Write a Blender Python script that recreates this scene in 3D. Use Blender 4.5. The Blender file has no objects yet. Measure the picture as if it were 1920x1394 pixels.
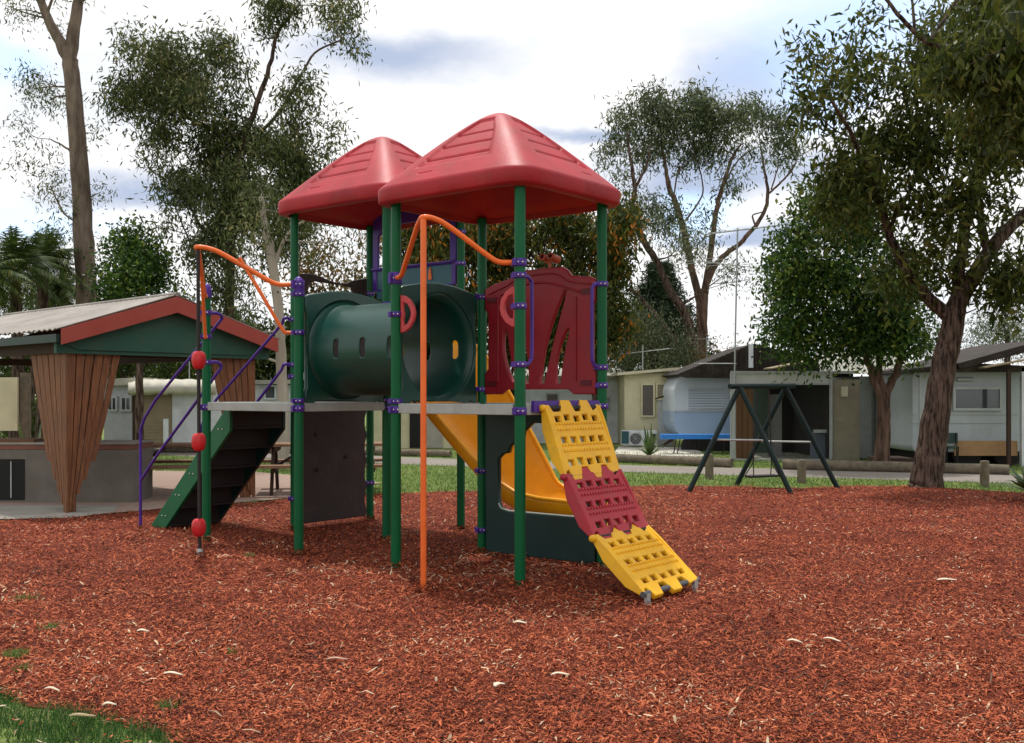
import bpy, bmesh, math, random
import numpy as np
from mathutils import Vector, Matrix
R = math.radians
random.seed(7)
scene = bpy.context.scene
col = scene.collection

# ---------------------------------------------------------------- camera
F, HY, EYE = 1950.0, 740.0, 1.5
cam_d = bpy.data.cameras.new('camera'); cam = bpy.data.objects.new('camera', cam_d); col.objects.link(cam)
cam.location = (0, 0, EYE); cam.rotation_euler = (R(90), 0, 0)
cam_d.sensor_width = 36; cam_d.lens = F / 1920 * 36; cam_d.shift_y = (HY - 697) / 1920
cam_d.clip_end = 3000; cam_d.clip_start = 0.05
scene.camera = cam

def at(px, py, Y):
    return Vector(((px - 960) / F * Y, Y, EYE - (py - HY) / F * Y))
def gr(px, Y, z=0.0):
    return Vector(((px - 960) / F * Y, Y, z))

# ---------------------------------------------------------------- world
SUN_EL, SUN_AZ = 70.0, -18.0          # azimuth from +Y towards +X
world = bpy.data.worlds.new('World'); scene.world = world; world.use_nodes = True
nt = world.node_tree; N = nt.nodes; L = nt.links
bg = N['Background']; bg.inputs['Strength'].default_value = 0.1
sky = N.new('ShaderNodeTexSky'); sky.sky_type = 'NISHITA'; sky.sun_disc = False
sky.sun_elevation = R(SUN_EL); sky.sun_rotation = R(SUN_AZ)
tc = N.new('ShaderNodeTexCoord')
def wmath(op, a, b=None, clamp=False):
    m = N.new('ShaderNodeMath'); m.operation = op; m.use_clamp = clamp
    for k, v in enumerate((a, b)):
        if v is None: continue
        if isinstance(v, (int, float)): m.inputs[k].default_value = v
        else: L.new(v, m.inputs[k])
    return m.outputs[0]
def wvec(op, a, b):
    m = N.new('ShaderNodeVectorMath'); m.operation = op
    for k, v in enumerate((a, b)):
        if isinstance(v, tuple): m.inputs[k].default_value = v
        elif v is not None: L.new(v, m.inputs[k])
    return m
def wnoise(scale, detail, rough, stretch=(1, 1, 1), off=(0, 0, 0)):
    mp = N.new('ShaderNodeMapping'); mp.inputs['Scale'].default_value = stretch; mp.inputs['Location'].default_value = off
    L.new(tc.outputs['Generated'], mp.inputs[0])
    n = N.new('ShaderNodeTexNoise'); n.inputs['Scale'].default_value = scale; n.inputs['Detail'].default_value = detail
    n.inputs['Roughness'].default_value = rough; L.new(mp.outputs[0], n.inputs['Vector'])
    return n
nz = wnoise(7, 6, 0.55, (1, 1, 2.2))
sub = wvec('SUBTRACT', nz.outputs['Color'], (.5, .5, .5))
scl = wvec('MULTIPLY', sub.outputs[0], (.16, .02, .07))
dirp = wvec('ADD', tc.outputs['Generated'], None); L.new(scl.outputs[0], dirp.inputs[1])
def cloud_patch(px, py, sx, sy, soft=0.5):
    d = Vector(((px - 960) / F, 1, (HY - py) / F)).normalized()
    s = wvec('SUBTRACT', dirp.outputs[0], tuple(d))
    q = wvec('MULTIPLY', s.outputs[0], (F / sx, 1.2, F / sy))
    ln = N.new('ShaderNodeVectorMath'); ln.operation = 'LENGTH'; L.new(q.outputs[0], ln.inputs[0])
    mr = N.new('ShaderNodeMapRange'); mr.interpolation_type = 'SMOOTHSTEP'
    L.new(ln.outputs['Value'], mr.inputs['Value'])
    mr.inputs['From Min'].default_value = soft; mr.inputs['From Max'].default_value = 1.15
    mr.inputs['To Min'].default_value = 1; mr.inputs['To Max'].default_value = 0
    return mr.outputs[0]
def csum(lst):
    a = lst[0]
    for b in lst[1:]: a = wmath('MAXIMUM', a, b)
    return a
blue = csum([cloud_patch(40, 115, 130, 50, .3), cloud_patch(1600, 60, 250, 130, .1), cloud_patch(30, 410, 190, 45, .2),
             cloud_patch(1300, 395, 130, 55, .2), cloud_patch(1560, 150, 130, 90, .2)])
grey = csum([cloud_patch(760, 110, 300, 55, .1), cloud_patch(1340, 325, 270, 70, .35), cloud_patch(1400, 440, 200, 20, .1),
             cloud_patch(1440, 130, 200, 110, .0), cloud_patch(270, 370, 220, 40, .0), cloud_patch(1120, 255, 130, 22, .1)])
base_noise = wnoise(3.2, 5, 0.55, (1, 1, 2.0), (3.1, 1.7, .4))
rampw = N.new('ShaderNodeMapRange'); L.new(base_noise.outputs[0], rampw.inputs['Value'])
rampw.inputs['From Min'].default_value = .34; rampw.inputs['From Max'].default_value = .47
cw = N.new('ShaderNodeMix'); cw.data_type = 'RGBA'
cw.inputs[6].default_value = (9.8, 10.1, 10.6, 1); cw.inputs[7].default_value = (11.3, 11.3, 11.3, 1)
L.new(rampw.outputs[0], cw.inputs[0])
cg = N.new('ShaderNodeMix'); cg.data_type = 'RGBA'; L.new(cw.outputs[2], cg.inputs[6])
cg.inputs[7].default_value = (4.8, 5.7, 7.7, 1); L.new(wmath('MULTIPLY', grey, .95), cg.inputs[0])
cb = N.new('ShaderNodeMix'); cb.data_type = 'RGBA'; L.new(cg.outputs[2], cb.inputs[6])
sk2 = wvec('MULTIPLY', sky.outputs[0], (1.3, 1.5, 1.7)); skadd = wvec('ADD', sk2.outputs[0], (4.0, 4.6, 5.6))
L.new(skadd.outputs[0], cb.inputs[7]); L.new(wmath('MULTIPLY', blue, .8), cb.inputs[0])
L.new(cb.outputs[2], bg.inputs['Color'])

# ---------------------------------------------------------------- sun
sd = bpy.data.lights.new('sun', 'SUN'); sun = bpy.data.objects.new('sun', sd); col.objects.link(sun)
sd.energy = 3.0; sd.angle = R(2.5); sd.color = (1, .96, .89)
dv = Vector((math.sin(R(SUN_AZ)) * math.cos(R(SUN_EL)), math.cos(R(SUN_AZ)) * math.cos(R(SUN_EL)), math.sin(R(SUN_EL))))
sun.rotation_euler = dv.to_track_quat('Z', 'Y').to_euler(); sun.location = (0, 0, 30)
vs = scene.view_settings; vs.view_transform = 'Standard'; vs.look = 'None'; vs.gamma = 1; vs.use_curve_mapping = False
vs.exposure = 0.0

# ---------------------------------------------------------------- materials
MATS = {}
def mat(name, c, rough=.5, var=.12, nscale=6, bump=.0, bscale=60, metal=0, spec=.35, c2=None, dirt=0, dscale=3, stretch=None, coat=0, con=.2, bd=.02):
    if name in MATS: return MATS[name]
    m = bpy.data.materials.new(name); m.use_nodes = True; t = m.node_tree; n = t.nodes; l = t.links
    b = n['Principled BSDF']; b.inputs['Roughness'].default_value = rough; b.inputs['Metallic'].default_value = metal
    b.inputs['Specular IOR Level'].default_value = spec
    if coat: b.inputs['Coat Weight'].default_value = coat; b.inputs['Coat Roughness'].default_value = .25
    g = n.new('ShaderNodeNewGeometry'); src = g.outputs['Position']
    if stretch:
        mp = n.new('ShaderNodeMapping'); mp.inputs['Scale'].default_value = stretch; l.new(src, mp.inputs[0]); src = mp.outputs[0]
    no = n.new('ShaderNodeTexNoise'); no.inputs['Scale'].default_value = nscale; no.inputs['Detail'].default_value = 6
    no.inputs['Roughness'].default_value = .6; l.new(src, no.inputs['Vector'])
    mr = n.new('ShaderNodeMapRange'); mr.inputs['From Min'].default_value = .5 - con; mr.inputs['From Max'].default_value = .5 + con
    l.new(no.outputs[0], mr.inputs['Value'])
    mx = n.new('ShaderNodeMix'); mx.data_type = 'RGBA'
    a = c2 if c2 else tuple(x * (1 - var) for x in c)
    bb = c if c2 else tuple(min(1, x * (1 + var)) for x in c)
    mx.inputs[6].default_value = (*a, 1); mx.inputs[7].default_value = (*bb, 1); l.new(mr.outputs[0], mx.inputs[0])
    out = mx.outputs[2]
    if dirt:
        n2 = n.new('ShaderNodeTexNoise'); n2.inputs['Scale'].default_value = dscale; n2.inputs['Detail'].default_value = 8
        n2.inputs['Roughness'].default_value = .7; l.new(g.outputs['Position'], n2.inputs['Vector'])
        m2 = n.new('ShaderNodeMapRange'); m2.inputs['From Min'].default_value = .5; m2.inputs['From Max'].default_value = .72
        m2.inputs['To Max'].default_value = dirt; l.new(n2.outputs[0], m2.inputs['Value'])
        x2 = n.new('ShaderNodeMix'); x2.data_type = 'RGBA'; l.new(m2.outputs[0], x2.inputs[0]); l.new(out, x2.inputs[6])
        x2.inputs[7].default_value = (.13, .10, .075, 1); out = x2.outputs[2]
    l.new(out, b.inputs['Base Color'])
    rv = n.new('ShaderNodeMapRange'); rv.inputs['To Min'].default_value = max(0, rough - .08); rv.inputs['To Max'].default_value = min(1, rough + .1)
    l.new(no.outputs[0], rv.inputs['Value']); l.new(rv.outputs[0], b.inputs['Roughness'])
    if bump:
        n3 = n.new('ShaderNodeTexNoise'); n3.inputs['Scale'].default_value = bscale; n3.inputs['Detail'].default_value = 4
        l.new(src, n3.inputs['Vector'])
        bp = n.new('ShaderNodeBump'); bp.inputs['Strength'].default_value = bump; bp.inputs['Distance'].default_value = bd
        l.new(n3.outputs[0], bp.inputs['Height']); l.new(bp.outputs[0], b.inputs['Normal'])
    MATS[name] = m; return m
def island(name, stops, rough=.8, trans=0.0, spec=.3, big=0.0, bigscale=.8):
    """colour picked per loose piece (leaf, chip, blade)"""
    m = bpy.data.materials.new(name); m.use_nodes = True; t = m.node_tree; n = t.nodes; l = t.links
    b = n['Principled BSDF']; b.inputs['Roughness'].default_value = rough; b.inputs['Specular IOR Level'].default_value = spec
    g = n.new('ShaderNodeNewGeometry'); cr = n.new('ShaderNodeValToRGB'); e = cr.color_ramp.elements
    e[0].position = stops[0][0]; e[0].color = (*stops[0][1], 1); e[1].position = stops[-1][0]; e[1].color = (*stops[-1][1], 1)
    for p, c in stops[1:-1]:
        q = e.new(p); q.color = (*c, 1)
    fac = g.outputs['Random Per Island']
    if big:
        no = n.new('ShaderNodeTexNoise'); no.inputs['Scale'].default_value = bigscale; no.inputs['Detail'].default_value = 3
        l.new(g.outputs['Position'], no.inputs['Vector'])
        m1 = n.new('ShaderNodeMath'); m1.operation = 'SUBTRACT'; l.new(no.outputs[0], m1.inputs[0]); m1.inputs[1].default_value = .5
        m2 = n.new('ShaderNodeMath'); m2.operation = 'MULTIPLY_ADD'; l.new(m1.outputs[0], m2.inputs[0]); m2.inputs[1].default_value = big
        l.new(fac, m2.inputs[2]); m2.use_clamp = True; fac = m2.outputs[0]
    l.new(fac, cr.inputs[0]); l.new(cr.outputs[0], b.inputs['Base Color'])
    if trans:
        tr = n.new('ShaderNodeBsdfTranslucent'); l.new(cr.outputs[0], tr.inputs[0])
        mx = n.new('ShaderNodeMixShader'); mx.inputs[0].default_value = trans
        l.new(b.outputs[0], mx.inputs[1]); l.new(tr.outputs[0], mx.inputs[2])
        l.new(mx.outputs[0], n['Material Output'].inputs[0])
    MATS[name] = m; return m

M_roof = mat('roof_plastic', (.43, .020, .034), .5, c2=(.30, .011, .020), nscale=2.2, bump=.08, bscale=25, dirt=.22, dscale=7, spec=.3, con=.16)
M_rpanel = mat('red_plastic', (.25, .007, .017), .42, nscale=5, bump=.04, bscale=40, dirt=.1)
M_rclimb = mat('red_climber_plastic', (.42, .024, .042), .48, c2=(.33, .018, .03), nscale=3, dirt=.3, dscale=9)
M_yellow = mat('yellow_plastic', (.86, .47, .012), .45, c2=(.74, .38, .012), nscale=3, dirt=.25, dscale=9)
M_slide = mat('slide_plastic', (.85, .36, .008), .32, nscale=3, dirt=.1, dscale=4)
M_post = mat('green_painted_steel', (.001, .098, .033), .36, nscale=3, dirt=.05, dscale=4, spec=.22)
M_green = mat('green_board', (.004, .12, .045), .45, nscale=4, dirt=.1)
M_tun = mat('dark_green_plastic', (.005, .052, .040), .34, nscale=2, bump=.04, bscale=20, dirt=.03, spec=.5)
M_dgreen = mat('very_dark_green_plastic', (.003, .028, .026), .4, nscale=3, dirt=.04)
M_purple = mat('purple_steel', (.065, .018, .25), .35, nscale=6)
M_orange = mat('orange_steel', (.82, .15, .025), .35, nscale=5, dirt=.12, dscale=7)
M_deck = mat('deck_grey', (.34, .36, .34), .5, nscale=8, dirt=.35, dscale=6)
M_rubber = mat('black_rubber', (.022, .018, .018), .65, nscale=5, bump=.2, bscale=90)
M_wallp = mat('brown_black_rubber', (.035, .024, .024), .65, nscale=3, bump=.2, bscale=60, dirt=.2)
M_teal = mat('teal_panel', (.04, .13, .17), .45)
M_ball = mat('red_ball_rubber', (.55, .02, .025), .4)
M_bolt = mat('bolt_steel', (.6, .6, .62), .3, metal=.9)
M_swing = mat('swing_steel', (.006, .018, .018), .5, nscale=8, dirt=.1, spec=.2)
M_grey_metal = mat('galvanised', (.38, .4, .4), .5, metal=.3, nscale=12)
M_timber = mat('oiled_timber', (.26, .105, .042), .6, c2=(.10, .036, .014), nscale=4, bump=.35, bscale=26, stretch=(9, 9, .8), dirt=.2)
M_oldwood = mat('weathered_timber', (.20, .16, .11), .85, c2=(.09, .075, .055), nscale=8, bump=.4, bscale=30, dirt=.3)
M_tabwood = mat('picnic_timber', (.27, .16, .09), .8, c2=(.16, .09, .055), nscale=8, bump=.2)
M_dkwood = mat('dark_timber', (.045, .026, .018), .8)
M_fascia = mat('red_fascia_paint', (.33, .055, .04), .6, nscale=3, dirt=.25)
M_gable = mat('green_gable_paint', (.02, .085, .06), .6, nscale=2, dirt=.25)
M_corr = mat('corrugated_zinc', (.34, .31, .28), .6, c2=(.19, .165, .145), nscale=1.2, bump=.1, dirt=.75, dscale=2.2)
M_conc = mat('concrete', (.33, .31, .27), .9, c2=(.22, .205, .18), nscale=2, bump=.2, bscale=90, dirt=.3)
M_render = mat('render_grey', (.20, .18, .155), .9, c2=(.125, .11, .095), nscale=2.5, bump=.2, bscale=70, dirt=.35)
M_brick = mat('brick_course', (.20, .085, .065), .9, nscale=9, bump=.2)
M_pave = mat('pink_paving', (.34, .23, .18), .9, c2=(.26, .19, .155), nscale=3, bump=.15, dirt=.2)
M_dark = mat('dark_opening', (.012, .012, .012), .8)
M_white = mat('white_cladding', (.60, .63, .66), .6, nscale=3, dirt=.2, dscale=2)
M_cream = mat('cream_sheeting', (.58, .54, .36), .65, nscale=2, dirt=.2, dscale=2.5)
M_tan = mat('tan_slats', (.25, .20, .12), .7, nscale=4, dirt=.2)
M_van = mat('caravan_white', (.54, .60, .67), .35, nscale=1.5, dirt=.2)
M_vanblue = mat('caravan_blue', (.32, .44, .62), .35, nscale=1.5, dirt=.2)
M_van2 = mat('caravan_grey_white', (.38, .42, .44), .45, nscale=1.5, dirt=.3)
M_glass = mat('window_glass', (.05, .06, .07), .08, spec=.8)
M_blind = mat('window_blind', (.10, .085, .075), .5, spec=.5)
M_bluep = mat('blue_paint', (.03, .20, .62), .5, nscale=5, dirt=.2)
M_roofdk = mat('shaded_rusty_roof', (.035, .026, .02), .85, c2=(.016, .012, .01), nscale=4, dirt=.4)
M_rooflt = mat('pale_fibro_roof', (.42, .42, .36), .85, c2=(.28, .28, .24), nscale=2, dirt=.5)
M_brownp = mat('brown_panel', (.13, .065, .03), .7, stretch=(8, 8, .5))
M_screen = mat('beige_screen', (.27, .24, .18), .8, nscale=5, dirt=.25)
M_tarp = mat('pale_canvas', (.66, .64, .54), .85, c2=(.45, .43, .36), nscale=3, dirt=.3)
M_bark_e = mat('smooth_gum_bark', (.23, .175, .14), .8, c2=(.10, .072, .056), nscale=1.6, bump=.5, bscale=8, stretch=(3, 3, .8), dirt=.5, dscale=1.6, con=.13, bd=.04, spec=.1)
M_bark_p = mat('pale_gum_bark', (.42, .37, .31), .8, c2=(.25, .21, .17), nscale=1.2, bump=.2, bscale=12, stretch=(3, 3, .6))
M_bark_d = mat('rough_dark_bark', (.155, .108, .085), .95, c2=(.022, .015, .012), nscale=4.5, bump=1, bscale=4, stretch=(5, 5, .7), con=.11, bd=.08, spec=.1)
M_bark_r = mat('reddish_bark', (.17, .105, .08), .9, c2=(.05, .032, .025), nscale=3, bump=.6, bscale=6, stretch=(4, 4, .6), con=.13, bd=.04, spec=.1)
M_lf_gum = island('gum_leaves', [(0, (0.032, 0.047, 0.016)), (.5, (0.069, 0.093, 0.030)), (.85, (0.136, 0.158, 0.057)), (1, (0.287, 0.251, 0.111))], .55, 0.32, .16, .9, .7)
M_lf_gumsilver = island('silver_gum_leaves', [(0, (0.042, 0.057, 0.026)), (.5, (0.085, 0.112, 0.051)), (.85, (0.165, 0.191, 0.101)), (1, (0.304, 0.305, 0.192))], .5, 0.3, .16, .8, .6)
M_lf_dark = island('dark_leaves', [(0, (0.016, 0.030, 0.007)), (.5, (0.035, 0.058, 0.013)), (.85, (0.074, 0.103, 0.022)), (1, (0.175, 0.176, 0.032))], .5, 0.3, .16, .8, .6)
M_lf_green = island('broad_green_leaves', [(0, (0.016, 0.045, 0.009)), (.5, (0.036, 0.081, 0.015)), (.85, (0.084, 0.151, 0.024)), (1, (0.196, 0.236, 0.039))], .42, 0.32, .16, .9, .9)
M_lf_olive = island('olive_brown_leaves', [(0, (0.023, 0.036, 0.007)), (.5, (0.055, 0.077, 0.014)), (.88, (0.126, 0.138, 0.026)), (1, (.150, .150, .045))], .5, 0.36, .16, .9, .7)
M_lf_palm = island('palm_fronds', [(0, (0.022, 0.042, 0.011)), (.5, (0.050, 0.089, 0.020)), (.85, (0.101, 0.147, 0.031)), (1, (0.224, 0.210, 0.054))], .5, .2, .16, .5, .7)
M_lf_orange = island('flowering_leaves', [(0, (0.024, 0.038, 0.008)), (.6, (0.060, 0.080, 0.014)), (.9, (0.134, 0.126, 0.023)), (1, (0.511, 0.176, 0.024))], .55, 0.32, .16, .9, .6)
M_lf_bronze = island('bronze_leaves', [(0, (0.056, 0.042, 0.010)), (.5, (0.123, 0.084, 0.019)), (1, (0.314, 0.168, 0.041))], .6, .3, .16, .5)
M_lf_con = island('conifer_needles', [(0, (0.011, 0.025, 0.011)), (1, (0.034, 0.058, 0.022))], .7, .1)
M_blade = island('grass_blades', [(0, (.07, .12, .03)), (.5, (.13, .22, .045)), (.9, (.22, .30, .08)), (1, (.42, .36, .18))], .6, .3, .3, .5)
M_chip = island('bark_chips', [(0, (.028, .009, .005)), (.26, (.14, .029, .013)), (.58, (.33, .068, .027)), (.90, (.50, .13, .052)), (.992, (.52, .17, .08)), (1, (.6, .42, .27))], .8, 0, .2, .7, 1.1)
M_litter = island('dry_leaf_litter', [(0, (.22, .13, .075)), (.6, (.42, .30, .19)), (1, (.70, .60, .45))], .7, .1)
M_paleleaf = mat('pale_dry_leaf', (.72, .62, .46), .6, nscale=30)
M_spiky = island('spiky_leaves', [(0, (.06, .11, .04)), (1, (.18, .24, .09))], .5, .2)

# ---------------------------------------------------------------- helpers
def origin_of(o):
    v = Vector((0, 0, 0))
    while o is not None: v = v + o.location; o = o.parent
    return v
def tag(o, label=None, cat=None, group=None, kind=None):
    if label: o['label'] = label
    if cat: o['category'] = cat
    if group: o['group'] = group
    if kind: o['kind'] = kind
    return o
def empty(name, loc, label, cat, group=None):
    o = bpy.data.objects.new(name, None); col.objects.link(o); o.location = loc; o.empty_display_size = .2
    return tag(o, label, cat, group)
class MB:
    def __init__(s): s.v = []; s.f = []; s.sm = []
    def add(s, vs, fs, smooth=False):
        k = len(s.v); s.v += [tuple(v) for v in vs]; s.f += [tuple(i + k for i in f) for f in fs]; s.sm += [smooth] * len(fs); return s
    def box(s, c, size, rz=0, ex=None, ey=None, ez=None):
        if ex is None:
            ex = Vector((math.cos(rz), math.sin(rz), 0)); ey = Vector((-math.sin(rz), math.cos(rz), 0))
        if ez is None: ez = ex.cross(ey)
        c = Vector(c); a, b, d = (x / 2 for x in size)
        vs = [c + ex * (a * i) + ey * (b * j) + ez * (d * k) for k in (-1, 1) for j in (-1, 1) for i in (-1, 1)]
        return s.add(vs, [(0, 2, 3, 1), (4, 5, 7, 6), (0, 1, 5, 4), (1, 3, 7, 5), (3, 2, 6, 7), (2, 0, 4, 6)])
    def bar(s, p, q, w, h, up=Vector((0, 0, 1))):
        p = Vector(p); q = Vector(q); e = (q - p); ln = e.length; e.normalize()
        sd_ = e.cross(up).normalized(); u2 = sd_.cross(e)
        return s.box((p + q) / 2, (ln, w, h), ex=e, ey=sd_, ez=u2)
    def tube(s, pts, r, n=10, cap=True, prof=None):
        pts = [Vector(p) for p in pts]; rs = r if isinstance(r, (list, tuple)) else [r] * len(pts)
        vs = []; t0 = (pts[1] - pts[0]).normalized()
        ref = Vector((1, 0, 0)) if abs(t0.x) < .9 else Vector((0, 1, 0))
        a = t0.cross(ref).normalized()
        for i, p in enumerate(pts):
            t = (pts[min(i + 1, len(pts) - 1)] - pts[max(i - 1, 0)]).normalized()
            a = (a - t * a.dot(t)).normalized(); b = t.cross(a)
            for k in range(n):
                th = 2 * math.pi * k / n; rr = rs[i] * (prof[k % len(prof)] if prof else 1)
                vs.append(p + (a * math.cos(th) + b * math.sin(th)) * rr)
        fs = [(i * n + k, i * n + (k + 1) % n, (i + 1) * n + (k + 1) % n, (i + 1) * n + k) for i in range(len(pts) - 1) for k in range(n)]
        s.add(vs, fs, True)
        if cap:
            s.add(vs[:n], [tuple(range(n))[::-1]]); s.add(vs[-n:], [tuple(range(n))])
        return s
    def lathe(s, c, prof, n=20, ax=Vector((0, 0, 1)), flute=0, nf=8):
        ax = Vector(ax).normalized(); ref = Vector((1, 0, 0)) if abs(ax.x) < .9 else Vector((0, 1, 0))
        a = ax.cross(ref).normalized(); b = ax.cross(a); c = Vector(c); vs = []
        for r, h in prof:
            for k in range(n):
                th = 2 * math.pi * k / n; rr = r * (1 - flute * (abs(math.sin(th * nf / 2)) < .25))
                vs.append(c + ax * h + (a * math.cos(th) + b * math.sin(th)) * rr)
        fs = [(i * n + k, i * n + (k + 1) % n, (i + 1) * n + (k + 1) % n, (i + 1) * n + k) for i in range(len(prof) - 1) for k in range(n)]
        return s.add(vs, fs, True)
    def poly(s, pts, ext):
        """prism: polygon pts extruded by vector ext"""
        n = len(pts); pts = [Vector(p) for p in pts]; ext = Vector(ext)
        vs = pts + [p + ext for p in pts]
        return s.add(vs, [tuple(range(n))[::-1], tuple(range(n, 2 * n))] + [(i, (i + 1) % n, n + (i + 1) % n, n + i) for i in range(n)])
    def build(s, name, m, parent=None, bevel=0, normals=True):
        o0 = origin_of(parent) if parent else Vector((0, 0, 0))
        me = bpy.data.meshes.new(name)
        me.from_pydata([(v[0] - o0.x, v[1] - o0.y, v[2] - o0.z) for v in s.v], [], s.f)
        me.polygons.foreach_set('use_smooth', s.sm); me.materials.append(m)
        if normals:
            bm = bmesh.new(); bm.from_mesh(me); bmesh.ops.recalc_face_normals(bm, faces=bm.faces); bm.to_mesh(me); bm.free()
        o = bpy.data.objects.new(name, me); col.objects.link(o); o.parent = parent
        if bevel:
            b = o.modifiers.new('bevel', 'BEVEL'); b.width = bevel; b.segments = 2; b.limit_method = 'ANGLE'
        return o
def bez(pts, n=8):
    """smooth polyline through points (Catmull-Rom)"""
    P = [Vector(p) for p in pts]; P = [P[0] * 2 - P[1]] + P + [P[-1] * 2 - P[-2]]; out = []
    for i in range(1, len(P) - 2):
        for k in range(n):
            t = k / n
            out.append(.5 * ((2 * P[i]) + (P[i + 1] - P[i - 1]) * t + (2 * P[i - 1] - 5 * P[i] + 4 * P[i + 1] - P[i + 2]) * t * t + (3 * P[i] - P[i - 1] - 3 * P[i + 1] + P[i + 2]) * t ** 3))
    out.append(P[-2]); return out
def from_mesh_np(name, V, Fq, m, parent=None, nper=4, smooth=False):
    o0 = origin_of(parent) if parent else Vector((0, 0, 0))
    V = V - np.array(o0)
    me = bpy.data.meshes.new(name); me.vertices.add(len(V)); me.vertices.foreach_set('co', V.astype(np.float32).ravel())
    nf = len(Fq); me.loops.add(nf * nper); me.loops.foreach_set('vertex_index', Fq.astype(np.int32).ravel())
    me.polygons.add(nf); me.polygons.foreach_set('loop_start', np.arange(0, nf * nper, nper, dtype=np.int32))
    me.polygons.foreach_set('use_smooth', np.full(nf, smooth)); me.update(calc_edges=True); me.materials.append(m)
    o = bpy.data.objects.new(name, me); col.objects.link(o); o.parent = parent; return o
def plate_mesh(outline, holes, th, bevel=0.006):
    cu = bpy.data.curves.new('tmp', 'CURVE'); cu.dimensions = '2D'; cu.fill_mode = 'BOTH'
    cu.extrude = max(.0005, th / 2 - bevel); cu.bevel_depth = bevel; cu.bevel_resolution = 1; cu.offset = -bevel
    for pts in [outline] + list(holes):
        sp = cu.splines.new('POLY'); sp.points.add(len(pts) - 1); sp.use_cyclic_u = True
        for p, q in zip(sp.points, pts): p.co = (q[0], q[1], 0, 1)
    o = bpy.data.objects.new('tmp', cu); col.objects.link(o)
    dg = bpy.context.evaluated_depsgraph_get(); me = bpy.data.meshes.new_from_object(o.evaluated_get(dg))
    bpy.data.objects.remove(o); bpy.data.curves.remove(cu); return me
def plate(name, outline, holes, th, org, ex, ey, m, parent, bevel=.006):
    me = plate_mesh(outline, holes, th, bevel); me.name = name
    ex = Vector(ex).normalized(); ey = Vector(ey).normalized(); ez = ex.cross(ey)
    o0 = Vector(org) - origin_of(parent) if parent else Vector(org)
    for v in me.vertices: v.co = o0 + ex * v.co.x + ey * v.co.y + ez * v.co.z
    me.materials.clear(); me.materials.append(m)
    o = bpy.data.objects.new(name, me); col.objects.link(o); o.parent = parent; return o
def ellipse(cx, cy, rx, ry, n=20): return [(cx + rx * math.cos(2 * math.pi * k / n), cy + ry * math.sin(2 * math.pi * k / n)) for k in range(n)]
def copy_tree(o, parent=None):
    c = o.copy(); col.objects.link(c); c.parent = parent
    for ch in list(o.children): copy_tree(ch, c)
    return c

# ================================================================ SETTING
rng = np.random.default_rng(5)
# mulch outline (world)
G0 = (-.05, 8.75)
def gp(px, py): Y = EYE * F / (py - HY); return ((px - 960) / F * Y, Y)
edge_px = [(-700, 1010), (-250, 990), (0, 978), (130, 972), (250, 962), (400, 948), (480, 944), (560, 935), (700, 928), (860, 922), (1000, 920), (1130, 915), (1250, 911),
           (1400, 914), (1500, 917), (1600, 912), (1700, 913), (1800, 918), (1880, 923), (1960, 928), (2200, 936), (2700, 950)]
back = [gp(*p) for p in edge_px]
front = [(14, 6), (12, 1.0), (3, -1.5), (-.9, 1.5), (-1.25, 3.6), (-1.42, 4.42), (-1.56, 4.62), (-1.78, 4.72), (-2.04, 4.92), (-2.3, 4.98), (-2.6, 5.22), (-3.1, 5.4), (-3.9, 5.45), (-5.5, 5.6), (-8.5, 6.2)]
mulch_poly = np.array(back + front)
def inside(P, poly):
    x, y = P[:, 0], P[:, 1]; ins = np.zeros(len(P), bool); n = len(poly); j = n - 1
    for i in range(n):
        xi, yi = poly[i]; xj, yj = poly[j]
        c = ((yi > y) != (yj > y)) & (x < (xj - xi) * (y - yi) / (yj - yi + 1e-12) + xi); ins ^= c; j = i
    return ins
def dense(poly, d=.12, jit=.03):
    out = []; n = len(poly)
    for i in range(n):
        a = Vector((*poly[i], 0)); b = Vector((*poly[(i + 1) % n], 0)); k = max(1, int((b - a).length / d))
        for q in range(k):
            p = a.lerp(b, q / k); out.append((p.x + random.uniform(-jit, jit), p.y + random.uniform(-jit, jit)))
    return out
def mound(x, y): return 0.02 + .012 * np.sin(x * .9 + .5) * np.sin(y * .7) + .008 * np.sin(x * 2.3 + y * 1.7)

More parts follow.
